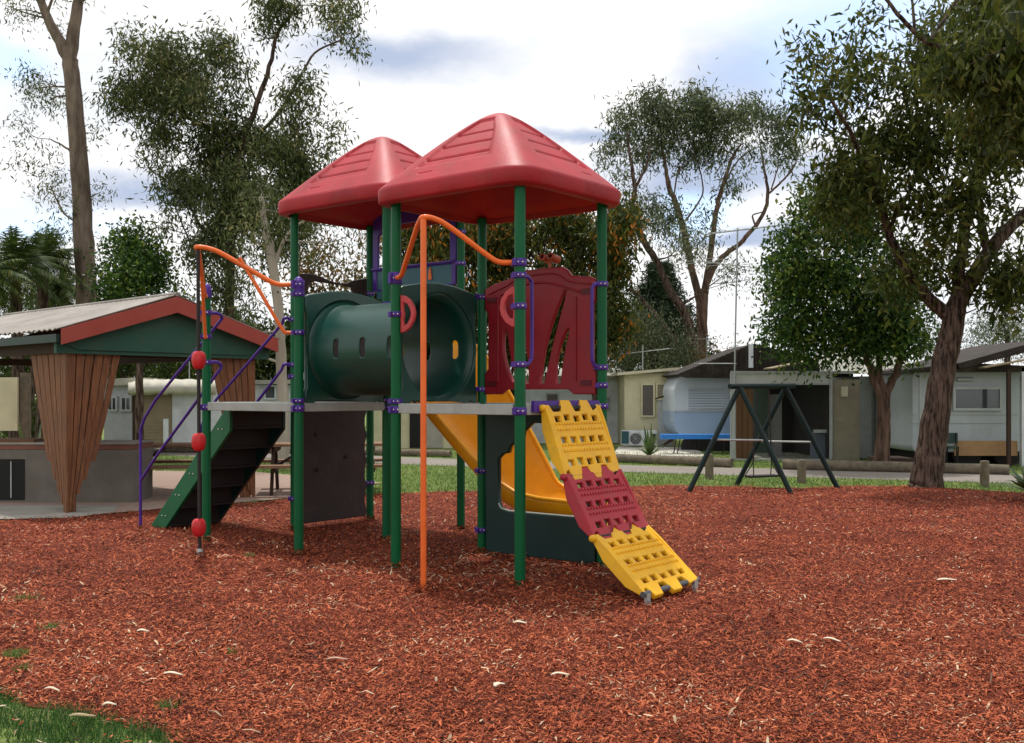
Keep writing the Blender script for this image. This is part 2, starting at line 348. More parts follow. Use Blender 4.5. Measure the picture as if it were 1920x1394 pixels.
def ground_mat(name, stops, s1, s2, bump, bscale, rough=.9, patch=None):
    m = bpy.data.materials.new(name); m.use_nodes = True; n = m.node_tree.nodes; l = m.node_tree.links; b = n['Principled BSDF']
    b.inputs['Roughness'].default_value = rough; b.inputs['Specular IOR Level'].default_value = .15
    g = n.new('ShaderNodeNewGeometry'); a = n.new('ShaderNodeTexNoise'); a.inputs['Scale'].default_value = s1; a.inputs['Detail'].default_value = 8; a.inputs['Roughness'].default_value = .7
    c = n.new('ShaderNodeTexNoise'); c.inputs['Scale'].default_value = s2; c.inputs['Detail'].default_value = 4
    l.new(g.outputs['Position'], a.inputs['Vector']); l.new(g.outputs['Position'], c.inputs['Vector'])
    ad = n.new('ShaderNodeMath'); ad.operation = 'MULTIPLY_ADD'; l.new(c.outputs[0], ad.inputs[0]); ad.inputs[1].default_value = .6; 
    su = n.new('ShaderNodeMath'); su.operation = 'SUBTRACT'; l.new(a.outputs[0], su.inputs[0]); su.inputs[1].default_value = .3; l.new(su.outputs[0], ad.inputs[2])
    cr = n.new('ShaderNodeValToRGB'); e = cr.color_ramp.elements; e[0].position = stops[0][0]; e[0].color = (*stops[0][1], 1); e[1].position = stops[-1][0]; e[1].color = (*stops[-1][1], 1)
    for p, q in stops[1:-1]: z = e.new(p); z.color = (*q, 1)
    l.new(ad.outputs[0], cr.inputs[0]); l.new(cr.outputs[0], b.inputs['Base Color'])
    n3 = n.new('ShaderNodeTexNoise'); n3.inputs['Scale'].default_value = bscale; n3.inputs['Detail'].default_value = 5; l.new(g.outputs['Position'], n3.inputs['Vector'])
    bp = n.new('ShaderNodeBump'); bp.inputs['Strength'].default_value = bump; bp.inputs['Distance'].default_value = .03; l.new(n3.outputs[0], bp.inputs['Height']); l.new(bp.outputs[0], b.inputs['Normal'])
    MATS[name] = m; return m
M_lawn = ground_mat('lawn', [(.25, (.08, .11, .03)), (.5, (.14, .20, .05)), (.75, (.23, .27, .08)), (.95, (.34, .31, .15))], 3, .6, .6, 80)
M_soil = ground_mat('mulch_bed', [(.2, (.05, .014, .009)), (.5, (.17, .034, .018)), (.8, (.30, .065, .03))], 28, 1.2, .8, 60)
M_path = ground_mat('gravel_path', [(.2, (.20, .175, .155)), (.8, (.30, .265, .235))], 14, .8, .3, 120)

# ground: one sheet to the horizon
V = []; Fc = []
xs = np.concatenate([-np.geomspace(900, 20, 8), np.linspace(-15, 15, 7), np.geomspace(20, 900, 8)]); ys = np.concatenate([[-60, -20, 0, 10, 20, 30, 45], np.geomspace(60, 1500, 8)])
for y in ys:
    for x in xs: V.append((x, y, 0))
nx = len(xs)
mb = MB().add(V, [(j * nx + i, j * nx + i + 1, (j + 1) * nx + i + 1, (j + 1) * nx + i) for j in range(len(ys) - 1) for i in range(nx - 1)])
tag(mb.build('ground', M_lawn), 'green lawn of the holiday park running behind the playground', 'lawn', kind='structure')
# mulch bed
def flat_sheet(name, poly2, z, m, label, cat):
    bm = bmesh.new(); vs = [bm.verts.new((x, y, z)) for x, y in poly2]; f = bm.faces.new(vs)
    bmesh.ops.triangulate(bm, faces=[f]); bmesh.ops.recalc_face_normals(bm, faces=bm.faces)
    me = bpy.data.meshes.new(name); bm.to_mesh(me); bm.free(); me.materials.append(m)
    o = bpy.data.objects.new(name, me); col.objects.link(o); return tag(o, label, cat, kind='structure')
dm = dense([tuple(p) for p in mulch_poly], .15, .035)
flat_sheet('mulch_bed', dm, .008, M_soil, 'bed of red bark mulch under the playground', 'mulch')
flat_sheet('path', dense([(-14, 29.5), (-8, 25.2), (-1.8, 22), (2.45, 19.9), (8.4, 17.5), (16, 14.5), (17, 16.4), (9.5, 19.5), (2.9, 21.8), (-1.6, 24.3), (-7, 27.5), (-13, 32)], .5, .04), .004, M_path, 'narrow grey gravel path beyond the mulch', 'path')
flat_sheet('concrete_slab', [gp(1150, 853), gp(1330, 858), gp(1300, 840), gp(1160, 838)], .012, mat('pale_slab', (.62, .58, .50), .9, dirt=.15), 'pale concrete slab before the cream shed', 'slab')
flat_sheet('shelter_floor', [(-12, 13.2), (-6.4, 12.62), (-5.4, 12.55), (-4.5, 13.6), (-3.5, 14.55), (-3.0, 15.2), (-2.2, 17.5), (-5, 20), (-14, 21)], .016, M_pave, 'paved floor of the barbecue shelter', 'paving')
flat_sheet('shelter_apron', [(-12, 12.9), (-6.4, 12.3), (-5.3, 12.5), (-5.0, 13.1), (-5.25, 13.9), (-12, 14.1)], .020, M_conc, 'concrete apron at the front of the barbecue shelter', 'paving')

# bark chips: many small loose pieces
def scatter(n, y0, y1, power, xr=.56, pad=.8):
    u = rng.random(n); a = 1 - power
    Y = (y0 ** a + u * (y1 ** a - y0 ** a)) ** (1 / a)
    X = (rng.random(n) * 2 - 1) * (Y * xr + pad)
    return np.stack([X, Y], 1)
def pieces(P, ln, wd, tilt, z0, name, m, bend=.25, label=None, cat=None, parent=None, lift=.02, kind='stuff', yaw=None):
    n = len(P); yw = rng.random(n) * 2 * np.pi if yaw is None else yaw; pt = (rng.random(n) - .5) * 2 * tilt; rl = (rng.random(n) - .5) * 2 * tilt
    d = np.stack([np.cos(yw) * np.cos(pt), np.sin(yw) * np.cos(pt), np.sin(pt)], 1)
    s = np.stack([-np.sin(yw), np.cos(yw), np.zeros(n)], 1); up = np.cross(d, s)
    s = s * np.cos(rl)[:, None] + up * np.sin(rl)[:, None]; up = np.cross(d, s)
    l = ln * (.5 + rng.random(n))[:, None]; w = wd * (.5 + rng.random(n))[:, None]
    c = np.concatenate([P, (z0 + rng.random(n) * lift)[:, None]], 1)
    b = up * l * bend * ((rng.random(n) - .3)[:, None])
    v = np.stack([c - d * l / 2 - s * w * .3, c - d * l / 2 + s * w * .3, c + b + s * w / 2, c + b - s * w / 2, c + d * l / 2 + s * w * .25, c + d * l / 2 - s * w * .25], 1).reshape(-1, 3)
    k = np.arange(n)[:, None] * 6
    f = np.concatenate([k + np.array([[0, 3, 2, 1]]), k + np.array([[3, 5, 4, 2]])], 0)
    o = from_mesh_np(name, v, f, m, parent)
    if label: tag(o, label, cat, kind=kind)
    return o
P = scatter(430000, 3.6, 17.6, 1.3); P = P[inside(P + rng.normal(0, .035, P.shape), mulch_poly)]
sc = (.66 + .034 * P[:, 1])[:, None] * np.where(rng.random((len(P), 1)) < .12, 1.7, 1.0)
pieces(P, .027 * sc, .0068 * sc, .5, .012, 'bark_mulch', M_chip, label='red bark chips covering the whole play area', cat='bark chips', lift=.022)
_p1 = np.array([.0625, 8.125]); _u = np.array([-1.0625, .837]); _w = np.array([.7167, .8775]); PB = []
for i_, j_ in ((0, 0), (1, 0), (0, 1), (1, 1), (1.94, 0), (3, 0), (1.94, 1), (3, 1), (1.94, 2), (3, 2)): PB.append(_p1 + _u * i_ + _w * j_)
PB += [np.array([-.677, 7.95]), np.array([-2.9, 9.6])]
for q_, b_ in enumerate(PB):
    a_ = rng.random(170) * 6.283; r_ = .05 + np.abs(rng.normal(0, .06, 170)); Pq = b_ + np.stack([np.cos(a_) * r_, np.sin(a_) * r_], 1)
    PB[q_] = (Pq, .012 + .045 * np.exp(-(r_ - .04) / .06))
PQ = np.concatenate([q[0] for q in PB]); ZQ = np.concatenate([q[1] for q in PB])
pieces(PQ, .034, .009, .7, ZQ, 'bark_mulch', M_chip, label='red bark chips heaped loosely against the foot of each post', cat='bark chips', lift=.01)
P = scatter(30000, 4.0, 17.6, 1.2); P = P[inside(P + rng.normal(0, .16, P.shape), mulch_poly) & ~inside(P, mulch_poly)]
pieces(P, .032, .009, .4, .03, 'bark_mulch', M_chip, label='stray red bark chips spilled over the grass along the mulch edge', cat='bark chips', lift=.012)
P = scatter(320, 4.2, 17, 1.2); P = P[inside(P, mulch_poly)]
pieces(P, .06, .011, .3, .034, 'leaf_litter', M_litter, bend=.3, label='small pale dry leaves and twigs littered over the red mulch', cat='leaf litter', lift=.01)
P = scatter(160, 4.6, 16, 1.2); P = P[inside(P, mulch_poly)]
pieces(P, .17, .006, .15, .036, 'twig_litter', mat('twigs', (.12, .075, .05), .9), label='thin fallen twigs lying on the red mulch', cat='twigs', lift=.01)
# prominent curled gum leaves on the mulch
def gum_leaf(px, py, ln_px, w_px, rot, curl=.5, label='', m=M_paleleaf, z=.04):
    x, y = gp(px, py); k = y / F; ln = ln_px * k; w = w_px * k; n = 9; vs = []; fs = []
    c, s = math.cos(rot), math.sin(rot)
    for i in range(n):
        t = i / (n - 1); q = t - .5; wd = w * .5 * math.sin(math.pi * min(1, t * 1.02 + .04)) ** .7 + .001
        px_, py_ = q * ln, curl * .6 * ln * (.25 - q * q); zz = z + .006 * (1 - 4 * q * q) + .004 * math.sin(t * 5)
        for sg in (-1, 0, 1):
            a, b = px_, py_ + sg * wd * 1.5
            vs.append((x + a * c - b * s, y + a * s + b * c, zz + (0 if sg else .006)))
    for i in range(n - 1):
        for j in (0, 1): fs.append((i * 3 + j, i * 3 + j + 1, i * 3 + j + 4, i * 3 + j + 3))
    o = MB().add(vs, fs, True).build('fallen_leaf', m); s_ = o.modifiers.new('s', 'SOLIDIFY'); s_.thickness = .0015
    tag(o, label, 'leaf', 'large dry gum leaves on the ground')
gum_leaf(937, 1300, 30, 9, .9, 1.0, 'thick curled cream leaf on mulch, low in the middle of the photo')
gum_leaf(1050, 1280, 36, 5, .15, .4, 'slim pale leaf on mulch right of the curled cream leaf')
gum_leaf(1775, 1097, 40, 9, .1, .1, 'broad pale bark-like leaf on shaded mulch at far right')
gum_leaf(325, 1279, 38, 5, -.1, .2, 'long straight cream leaf on mulch above the corner grass')
gum_leaf(155, 1372, 50, 9, .05, -.3, 'brownish curved leaf lying in the corner grass', mat('brown_leaf', (.34, .26, .15), .8), .07)
gum_leaf(205, 1355, 26, 5, .3, .4, 'small white leaf lying in the corner grass', z=.08)
gum_leaf(632, 1250, 40, 4, .12, -.2, 'thin pinkish pale leaf on open mulch left of centre', mat('pinkish_leaf', (.5, .33, .24), .8))
gum_leaf(268, 1196, 22, 6, .2, .4, 'short white leaf on mulch well left of the climbing structure')
gum_leaf(1490, 1216, 28, 5, -.4, .5, 'pale leaf on mulch in the lower right of the play area')
gum_leaf(1560, 1213, 34, 4, -.7, .3, 'leaf just right of another pale leaf in the lower right mulch')
gum_leaf(975, 1180, 26, 6, 0, .3, 'short yellowish leaf on mulch before the green post')
gum_leaf(98, 1309, 34, 4, -.25, .3, 'pale leaf at the edge where mulch meets corner grass')

# grass blades
def blades(P, h, w, name, label, cat, z0=0.0, m=M_blade):
    n = len(P); yw = rng.random(n) * 2 * np.pi; hh = h * (.5 + rng.random(n))[:, None]; ww = w * (.7 + .6 * rng.random(n))[:, None]
    s = np.stack([np.cos(yw), np.sin(yw), np.zeros(n)], 1); ln = np.stack([rng.normal(0, .45, n), rng.normal(0, .45, n), np.ones(n)], 1)
    c = np.concatenate([P, np.full((n, 1), z0)], 1)
    v = np.stack([c - s * ww / 2, c + s * ww / 2, c + ln * hh + s * ww * .1, c + ln * hh - s * ww * .1], 1).reshape(-1, 3)
    k = np.arange(n)[:, None] * 4
    o = from_mesh_np(name, v, k + np.array([[0, 1, 2, 3]]), m); return tag(o, label, cat, kind='stuff')
P = np.stack([rng.uniform(-4.6, -1.2, 60000), rng.uniform(3.4, 5.7, 60000)], 1); P = P[~inside(P + rng.normal(0, .03, P.shape), mulch_poly)]
P = P[np.sin(P[:, 0] * 9 + np.sin(P[:, 1] * 7)) + np.sin(P[:, 1] * 11 + P[:, 0] * 3) + rng.normal(0, .8, len(P)) > -.9][:34000]
blades(P, .045, .005, 'corner_grass', 'short green grass in the near left corner', 'grass', m=island('corner_blades', [(0, (.025, .07, .015)), (.6, (.05, .13, .025)), (.95, (.10, .18, .045)), (1, (.35, .30, .16))], .6, .3, .3, .4, 3))
P = scatter(150000, 11.5, 27, 1.1, .6, 1); P = P[~inside(P + rng.normal(0, .06, P.shape), mulch_poly)]
sh = np.array([(-14, 12.2), (-6.4, 12.25), (-5.3, 12.5), (-3.5, 14.5), (-3, 15.2), (-2.2, 17.5), (-5, 20), (-14, 21)]); P = P[~inside(P, sh)]
pt_ = np.array([(-14, 29.5), (-8, 25.2), (-1.8, 22), (2.45, 19.9), (8.4, 17.5), (16, 14.5), (17, 16.4), (9.5, 19.5), (2.9, 21.8), (-1.6, 24.3), (-7, 27.5), (-13, 32)]); P = P[~inside(P + rng.normal(0, .06, P.shape), pt_)]
blades(P, .04, .012, 'lawn_grass', 'mown grass between the mulch and the path', 'grass')
P = np.stack([G0[0] + rng.normal(0, .75, 260), G0[1] + rng.normal(0, .55, 260)], 1)
pieces(P, .09, .008, .25, .036, 'leaf_litter', M_litter, bend=.35, label='pale twigs and leaves gathered in the shade under the front deck', cat='leaf litter', lift=.012)
P = np.stack([rng.uniform(-4.2, -1.5, 70), rng.uniform(3.9, 5.4, 70)], 1); P = P[~inside(P, mulch_poly)]
pieces(P, .05, .010, .3, .035, 'leaf_litter', M_litter, bend=.3, label='small dry leaves scattered over the grass in the near left corner', cat='leaf litter', lift=.012)
def tuft(px, py, rx, n, label, ry=None):
    x, y = gp(px, py); P = np.stack([x + rng.normal(0, rx, n), y + rng.normal(0, (ry or rx) * 1.1, n)], 1)
    o = blades(P, .03, .006, 'weed_tuft', label, 'weeds', .015); del o['kind']; o['group'] = 'grass weeds poking through the mulch'; return o
tuft(30, 1236, .035, 320, 'larger dark green weed patch in mulch at the left edge')
tuft(95, 1184, .022, 120, 'small bright weed tuft in mulch above the larger weed patch')
tuft(45, 1128, .05, 90, 'thin yellowish weed patch highest up the left side of the mulch')
tuft(312, 1334, .025, 90, 'sparse weed tuft in mulch just right of the corner grass')
tuft(432, 1232, .015, 25, 'tiny weed sprig in mulch below the stairs')
tuft(42, 1262, .02, 70, 'faint weed tuft just below the larger dark green weed patch')
tuft(468, 1047, .02, 60, 'small green weed in the shade between rope and green post')

# ================================================================ PLAY STRUCTURE
P1 = Vector((.0625, 8.125, 0)); U = Vector((-1.0625, .837, 0)); W = Vector((.7167, .8775, 0))
Uh = U.normalized(); Wh = W.normalized(); UP = Vector((0, 0, 1))
I2 = 1.94
def G(i, j, z=0): return P1 + U * i + W * j + UP * z
play = empty('play_structure', G(1.5, .5), 'big play structure with twin red roofs, green posts, tunnel, stairs and climbing ramp on mulch', 'playground')
DZ = 1.42
FL = [1.0, 1.0, .93]
def clamp_at(post, p, z, h=.045, lug=None, rr=.052):
    mb = MB(); c = Vector((p.x, p.y, z))
    mb.lathe(c, [(rr - .012, -h / 2), (rr, -h / 2), (rr + .002, -h / 2 + .004), (rr + .002, h / 2 - .004), (rr, h / 2), (rr - .012, h / 2)], 20)
    for d in ([lug] if lug else [Uh, -Wh]):
        mb.box(c + d * (rr + .012), (.034, .03, h * .85), ex=d, ey=UP.cross(d))
    o = mb.build('clamp', M_purple, post)
    return o
def bolts(post, p, z, dirs):
    mb = MB()
    for d in dirs:
        c = Vector((p.x, p.y, z)) + d * .055
        mb.lathe(c, [(.0, .006), (.006, .006), (.009, 0), (.009, -.004)], 8, ax=d)
    return mb
def post(p, top, clamps, cap=False):
    mb = MB(); z0 = -.15
    mb.tube([Vector((p.x, p.y, z0)), Vector((p.x, p.y, .5)), Vector((p.x, p.y, top))], .044, 36, prof=[1, 1, .955])
    o = mb.build('post', M_post, play)
    for c in clamps:
        z, h = (c if isinstance(c, tuple) else (c, .045)); clamp_at(o, p, z, h)
    bm_ = MB()
    for c in clamps:
        z = c[0] if isinstance(c, tuple) else c
        for a in (-1.9, -1.15):
            d = Vector((math.cos(a), math.sin(a), 0)); MB().lathe(Vector((p.x, p.y, z)) + d * .052, [(.009, 0), (.009, .004), (.0, .006)], 8, ax=d).build('bolt', M_bolt, o)
    if cap:
        MB().lathe(Vector((p.x, p.y, top - .06)), [(.050, 0), (.052, .01), (.052, .075), (.046, .105), (.032, .13), (.014, .143), (0, .146)], 24).build('post_cap', M_purple, o)
    return o
TF, TR_ = 3.16, 3.50
post(G(0, 0), TF, [(2.53, .06), 2.43, 2.19, 1.735, (1.37, .06)])
post(G(1, 0), TF, [(2.50, .10), 2.19, 1.44, (1.37, .06)])
post(G(0, 1), TF, [2.455, 1.735, 1.58, 1.40])
post(G(1, 1), TF, [2.42, 1.55, .78, .22])
post(G(I2, 0), 2.52, [(2.53, .08), 2.44, 2.08, 1.44, (1.37, .06)], True)
post(G(3, 0), 2.55, [2.335, 2.09, 1.83, (1.37, .06)], True)
post(G(I2, 1), TR_, [2.42, 1.44, 1.37])
post(G(3, 1), TR_, [2.33, 1.83, 1.70, 1.37, .35])
post(G(I2, 2), TR_, [2.95, 3.3, 1.70])
post(G(3, 2), TR_, [2.7, 1.7, .45])

# decks
def deck(i0, i1, j0, j1, z, name='deck'):
    mb = MB(); c = G((i0 + i1) / 2, (j0 + j1) / 2, z - .04); lu = (i1 - i0) * U.length - .0; lw = (j1 - j0) * W.length
    mb.box(c, (lu, lw, .012), ex=Uh, ey=Wh)
    e = .045
    for (a, b, cc, d) in ((i0, j0, i1, j0), (i1, j0, i1, j1), (i1, j1, i0, j1), (i0, j1, i0, j0)):
        p, q = G(a, b, z - .04), G(cc, d, z - .04); dr = (q - p).normalized()
        mb.bar(p + dr * .05, q - dr * .05, .05, .085)
    o = mb.build(name, M_deck, play, bevel=.012)
    slats = MB(); n = 9
    for k in range(n):
        slats.box(G((i0 + i1) / 2, j0 + (j1 - j0) * (k + .5) / n, z - .024), (lu - .08, lw / n - .012, .014), ex=Uh, ey=Wh)
    slats.build('deck_board', M_deck, o)
deck(0, 1, 0, 1, DZ); deck(I2, 3, 0, 1, DZ); deck(I2, 3, 1, 2, 1.74)

# roofs
def roof_mesh():
    hs_u = U.length / 2 + .185; hs_w = W.length / 2 + .185; H = .79; rim = .17
    Vv = []; F_ = []; rings = 170; seg = 320
    def sst(v, w): t = min(1, max(0, v / w)); return t * t * (3 - 2 * t)
    def hprof(m):
        return 1 - math.sqrt(m * m + .155 ** 2) + .03 * math.sin(math.pi * m)
    levels = [(r / rings * .965, hprof(r / rings * .965) * H) for r in range(rings + 1)]
    hb = levels[-1][1]; r_ = .060; ph0 = R(50); rm = r_ / .78; cm = .965 - rm * math.cos(ph0); cz = hb - r_ * math.sin(ph0)
    for k in range(1, 8): ph = ph0 * (1 - k / 7); levels.append((cm + rm * math.cos(ph), cz + r_ * math.sin(ph)))
    for k in range(1, 8): ph = -R(100) * k / 7; levels.append((cm + rm * math.cos(ph) * 1.0 - .006 * k / 7, cz - .075 + r_ * .6 * math.sin(ph)))
    hl = levels[-1][1]
    levels += [(.90, hl + .008), (.885, hl + .05)] + [(m * .88, hprof(m) * H * .78 - .10) for m in (.97, .85, .7, .5, .3, .12, .02)]
    angs = [2 * math.pi * k / seg for k in range(seg)]
    for li, (m, z) in enumerate(levels):
        p = 2.0 + 1.2 * sst(m, .22) + 4.4 * min(1, m)
        for a in angs:
            c, s_ = math.cos(a), math.sin(a); rr = (abs(c) ** p + abs(s_) ** p) ** (-1 / p)
            x, y = c * rr * m, s_ * rr * m; dz = 0
            if li <= rings:
                ax, ay = (x, y) if abs(x) > abs(y) else (y, x)
                d = abs(ax); lat = abs(ay) / max(.08, d); e = .018
                lim = .60 - .10 * sst(.42 - d, .2)
                inb = min(sst(d - .20, e), sst(.82 - d, e * 2.5), sst(lim - lat, .05))
                dz -= .028 * inb
                for g in (.40, .55, .70):
                    gg = abs(d - g)
                    if gg < .018 and lat < lim - .02: dz -= .045 * (1 - gg / .018)
                if abs(d - .89) < .010 and .18 < ay < .36: dz -= .014
            Vv.append((x * hs_u, y * hs_w, z + dz))
    nl = len(levels)
    for i in range(nl - 1):
        for k in range(seg): F_.append((i * seg + k, (i + 1) * seg + k, (i + 1) * seg + (k + 1) % seg, i * seg + (k + 1) % seg))
    return Vv, F_, hl
RV, RF, rlow = roof_mesh()
def roof(ic, jc, ztop, sc=1.0):
    c = G(ic, jc, ztop - rlow * sc - .04)
    mb = MB(); mb.add([c + Uh * x * sc + Wh * y * sc + UP * z * sc for x, y, z in RV], RF, True)
    return mb.build('roof', M_roof, play, normals=True)
roof(.5, .5, TF); roof(2.42, 1.5, TR_, 1.09)

# tunnel
TZ = 1.925; TRAD = .435
def tunnel():
    a = G(1, .5, TZ) + Uh * .03; b = G(I2, .5, TZ) + Uh * .0; L_ = (b - a).length
    na, nt_ = 130, 220; wins = [(s_, th0) for s_ in (.145, .43, .715) for th0 in (0, math.pi)]
    def rad(h):
        e = min(h, L_ - h); return TRAD + (.485 - TRAD) * math.exp(-e / .045)
    hw, hh = .036, .092; P = []
    for i in range(na + 1):
        for k in range(nt_): P.append([L_ * i / na, 2 * math.pi * k / nt_])
    def wd(h, th):
        best = 1e9; bb = None
        for s_, t0 in wins:
            dx = (h - s_ * L_) / hw; dt = (th - t0 + math.pi) % (2 * math.pi) - math.pi; dy = dt * TRAD
            dyy = max(0, abs(dy) - (hh - hw)) / hw; q = math.hypot(dx, dyy)
            if q < best: best = q; bb = (s_, t0, dx, dy)
        return best, bb
    fs = []; ids = lambda i, k: i * nt_ + k % nt_
    used = set()
    for i in range(na):
        for k in range(nt_):
            hc = L_ * (i + .5) / na; tc_ = 2 * math.pi * (k + .5) / nt_
            if wd(hc, tc_)[0] < 1: 
                for v in (ids(i, k), ids(i + 1, k), ids(i + 1, k + 1), ids(i, k + 1)): used.add(v)
            else: fs.append((ids(i, k), ids(i + 1, k), ids(i + 1, k + 1), ids(i, k + 1)))
    keep = set(v for f in fs for v in f)
    for v in used & keep:
        h, th = P[v]; q, (s_, t0, dx, dy) = wd(h, th)
        core = max(-(hh - hw), min(hh - hw, dy)); ddy = dy - core; r_ = math.hypot(dx * hw, ddy) or 1
        P[v][0] = s_ * L_ + dx * hw * hw / r_; P[v][1] = t0 + (core + ddy * hw / r_) / TRAD
    vs = [a + Uh * h + (Wh * math.cos(th) + UP * math.sin(th)) * rad(h) for h, th in P]
    o = MB().add(vs, fs, True).build('tunnel', M_tun, play); sm = o.modifiers.new('s', 'SOLIDIFY'); sm.thickness = .014; sm.offset = -1
    def fl(c, nm='tunnel_end_panel'):
        w, h = .51, .53
        out = [(-w, -h), (-w + .1, -h), (-w + .14, -h + .03), (w - .14, -h + .03), (w - .1, -h), (w, -h), (w, -h + .12), (w - .02, -h + .16), (w - .02, h - .2), (w, h - .17), (w, h - .05),
               (w - .04, h - .02), (.2, h + .03), (0, h + .045), (-.2, h + .03), (-w + .04, h - .02), (-w, h - .05), (-w, h - .17), (-w + .02, h - .2), (-w + .02, -h + .16), (-w, -h + .12)]
        p = plate('tunnel_end_panel', out, [ellipse(0, 0, .478, .478, 64)], .05, c, Wh, UP, M_tun, play, .014)
        return p
    fl(G(I2, .5, TZ + .01) - Uh * .0); fl(G(1, .5, TZ + .01) + Uh * .03)
tunnel()

# orange arches
def arch(p, q, apex, zc_p, zc_q, brace=None):
    """rail from post p out to the apex and back to post q"""
    out = (apex - (p + q) / 2); out.z = 0; out.normalize()
    def side(pp, zc):
        s0 = Vector((pp.x, pp.y, zc)) + (apex - pp).xy.to_3d().normalized() * .05
        d = (apex - s0); dh = Vector((d.x, d.y, 0))
        return [s0, s0 + dh * .16 + UP * .0, s0 + dh * .30 + UP * d.z * .16, s0 + dh * .72 + UP * d.z * .80, s0 + dh * .88 + UP * d.z * .97]
    a = side(p, zc_p); b = side(q, zc_q)
    return bez(a + [apex] + b[::-1], 8), a, b
apex2 = Vector((-.677, 7.95, 2.855))
path2, a2, b2 = arch(G(0, 0), G(1, 0), apex2, 2.53, 2.50)
mb = MB().tube(path2, .0215, 12); o = mb.build('fire_pole_arch', M_orange, play)
MB().tube([Vector((-.677, 7.95, -.1)), Vector((-.677, 7.95, 2.84))], .0235, 14).build('fire_pole', M_orange, play)
apex1 = Vector((-2.91, 9.60, 2.86))
path1, a1, b1 = arch(G(I2, 0), G(3, 0), apex1, 2.53, 2.50)
mb = MB().tube(path1, .0225, 12)
o1 = mb.build('rope_arch', M_orange, play)
for pp, sd_ in ((G(I2, 0), a1), (G(3, 0), b1)):
    mb = MB(); top = sd_[0].lerp(sd_[3], .78) + UP * .035; lo = Vector((pp.x, pp.y, 2.08)); d = (apex1 - pp).xy.to_3d().normalized()
    mb.tube(bez([top, top.lerp(lo + d * .13, .5), lo + d * .15 + UP * .03, lo + d * .10, lo + d * .04], 6), .017, 10)
    mb.build('arch_brace', M_orange, play)
# knotted rope with balls
rp = Vector((-2.90, 9.605, 0))
rope = MB().tube([rp + UP * 2.84, rp + UP * 1.6 + Uh * -.01, rp + UP * .6 - Uh * .02, rp + UP * -.05 - Uh * .03], .0165, 10).build('climbing_rope', M_rubber, play)
for py in (675, 829, 990):
    z = 1.5 - (py - 740) * .00490
    mb = MB().lathe(Vector((rp.x, rp.y, z)) - Uh * .012, [(.022, -.085), (.045, -.078), (.060, -.045), (.067, 0), (.062, .045), (.045, .072), (.022, .082)], 32, flute=.06, nf=8)
    mb.build('rope_ball', M_ball, rope)
MB().lathe(rp - Uh * .03, [(.03, .0), (.03, .06), (.018, .08)], 10).build('rope_anchor', M_grey_metal, rope)

# purple loop handles at the climber opening
def loop_handle(p, d, z0, z1):
    c = Vector((p.x, p.y, 0)); pts = [c + UP * z1 + d * .04, c + UP * (z1 - .005) + d * .10, c + UP * (z1 - .03) + d * .135, c + UP * (z1 - .09) + d * .15, c + UP * (z0 + .10) + d * .15, c + UP * (z0 + .04) + d * .135, c + UP * (z0 + .005) + d * .10, c + UP * z0 + d * .04]
    MB().tube(bez(pts, 5), .0145, 10).build('grab_rail', M_purple, play)
loop_handle(G(0, 0), Wh, 1.735, 2.43); loop_handle(G(0, 1), -Wh, 1.735, 2.455)
# red D handles at the fire pole opening
def d_handle(p, d, z):
    out = [(0, -.165), (.05, -.155), (.11, -.12), (.155, -.06), (.17, 0), (.155, .06), (.11, .12), (.05, .155), (0, .165), (0, .12)]
    inn = [(.035, -.10), (.08, -.085), (.112, -.04), (.122, 0), (.112, .04), (.08, .085), (.035, .10), (.028, .05), (.04, 0), (.028, -.05)]
    o = plate('hand_hold', out, [inn], .03, Vector((p.x, p.y, z)) + d * .045 + Wh * .02, d, UP, mat('faded_red_plastic', (.50, .05, .06), .4), play, .007)
d_handle(G(1, 0), -Uh, 2.19); d_handle(G(0, 0), Uh, 2.19)

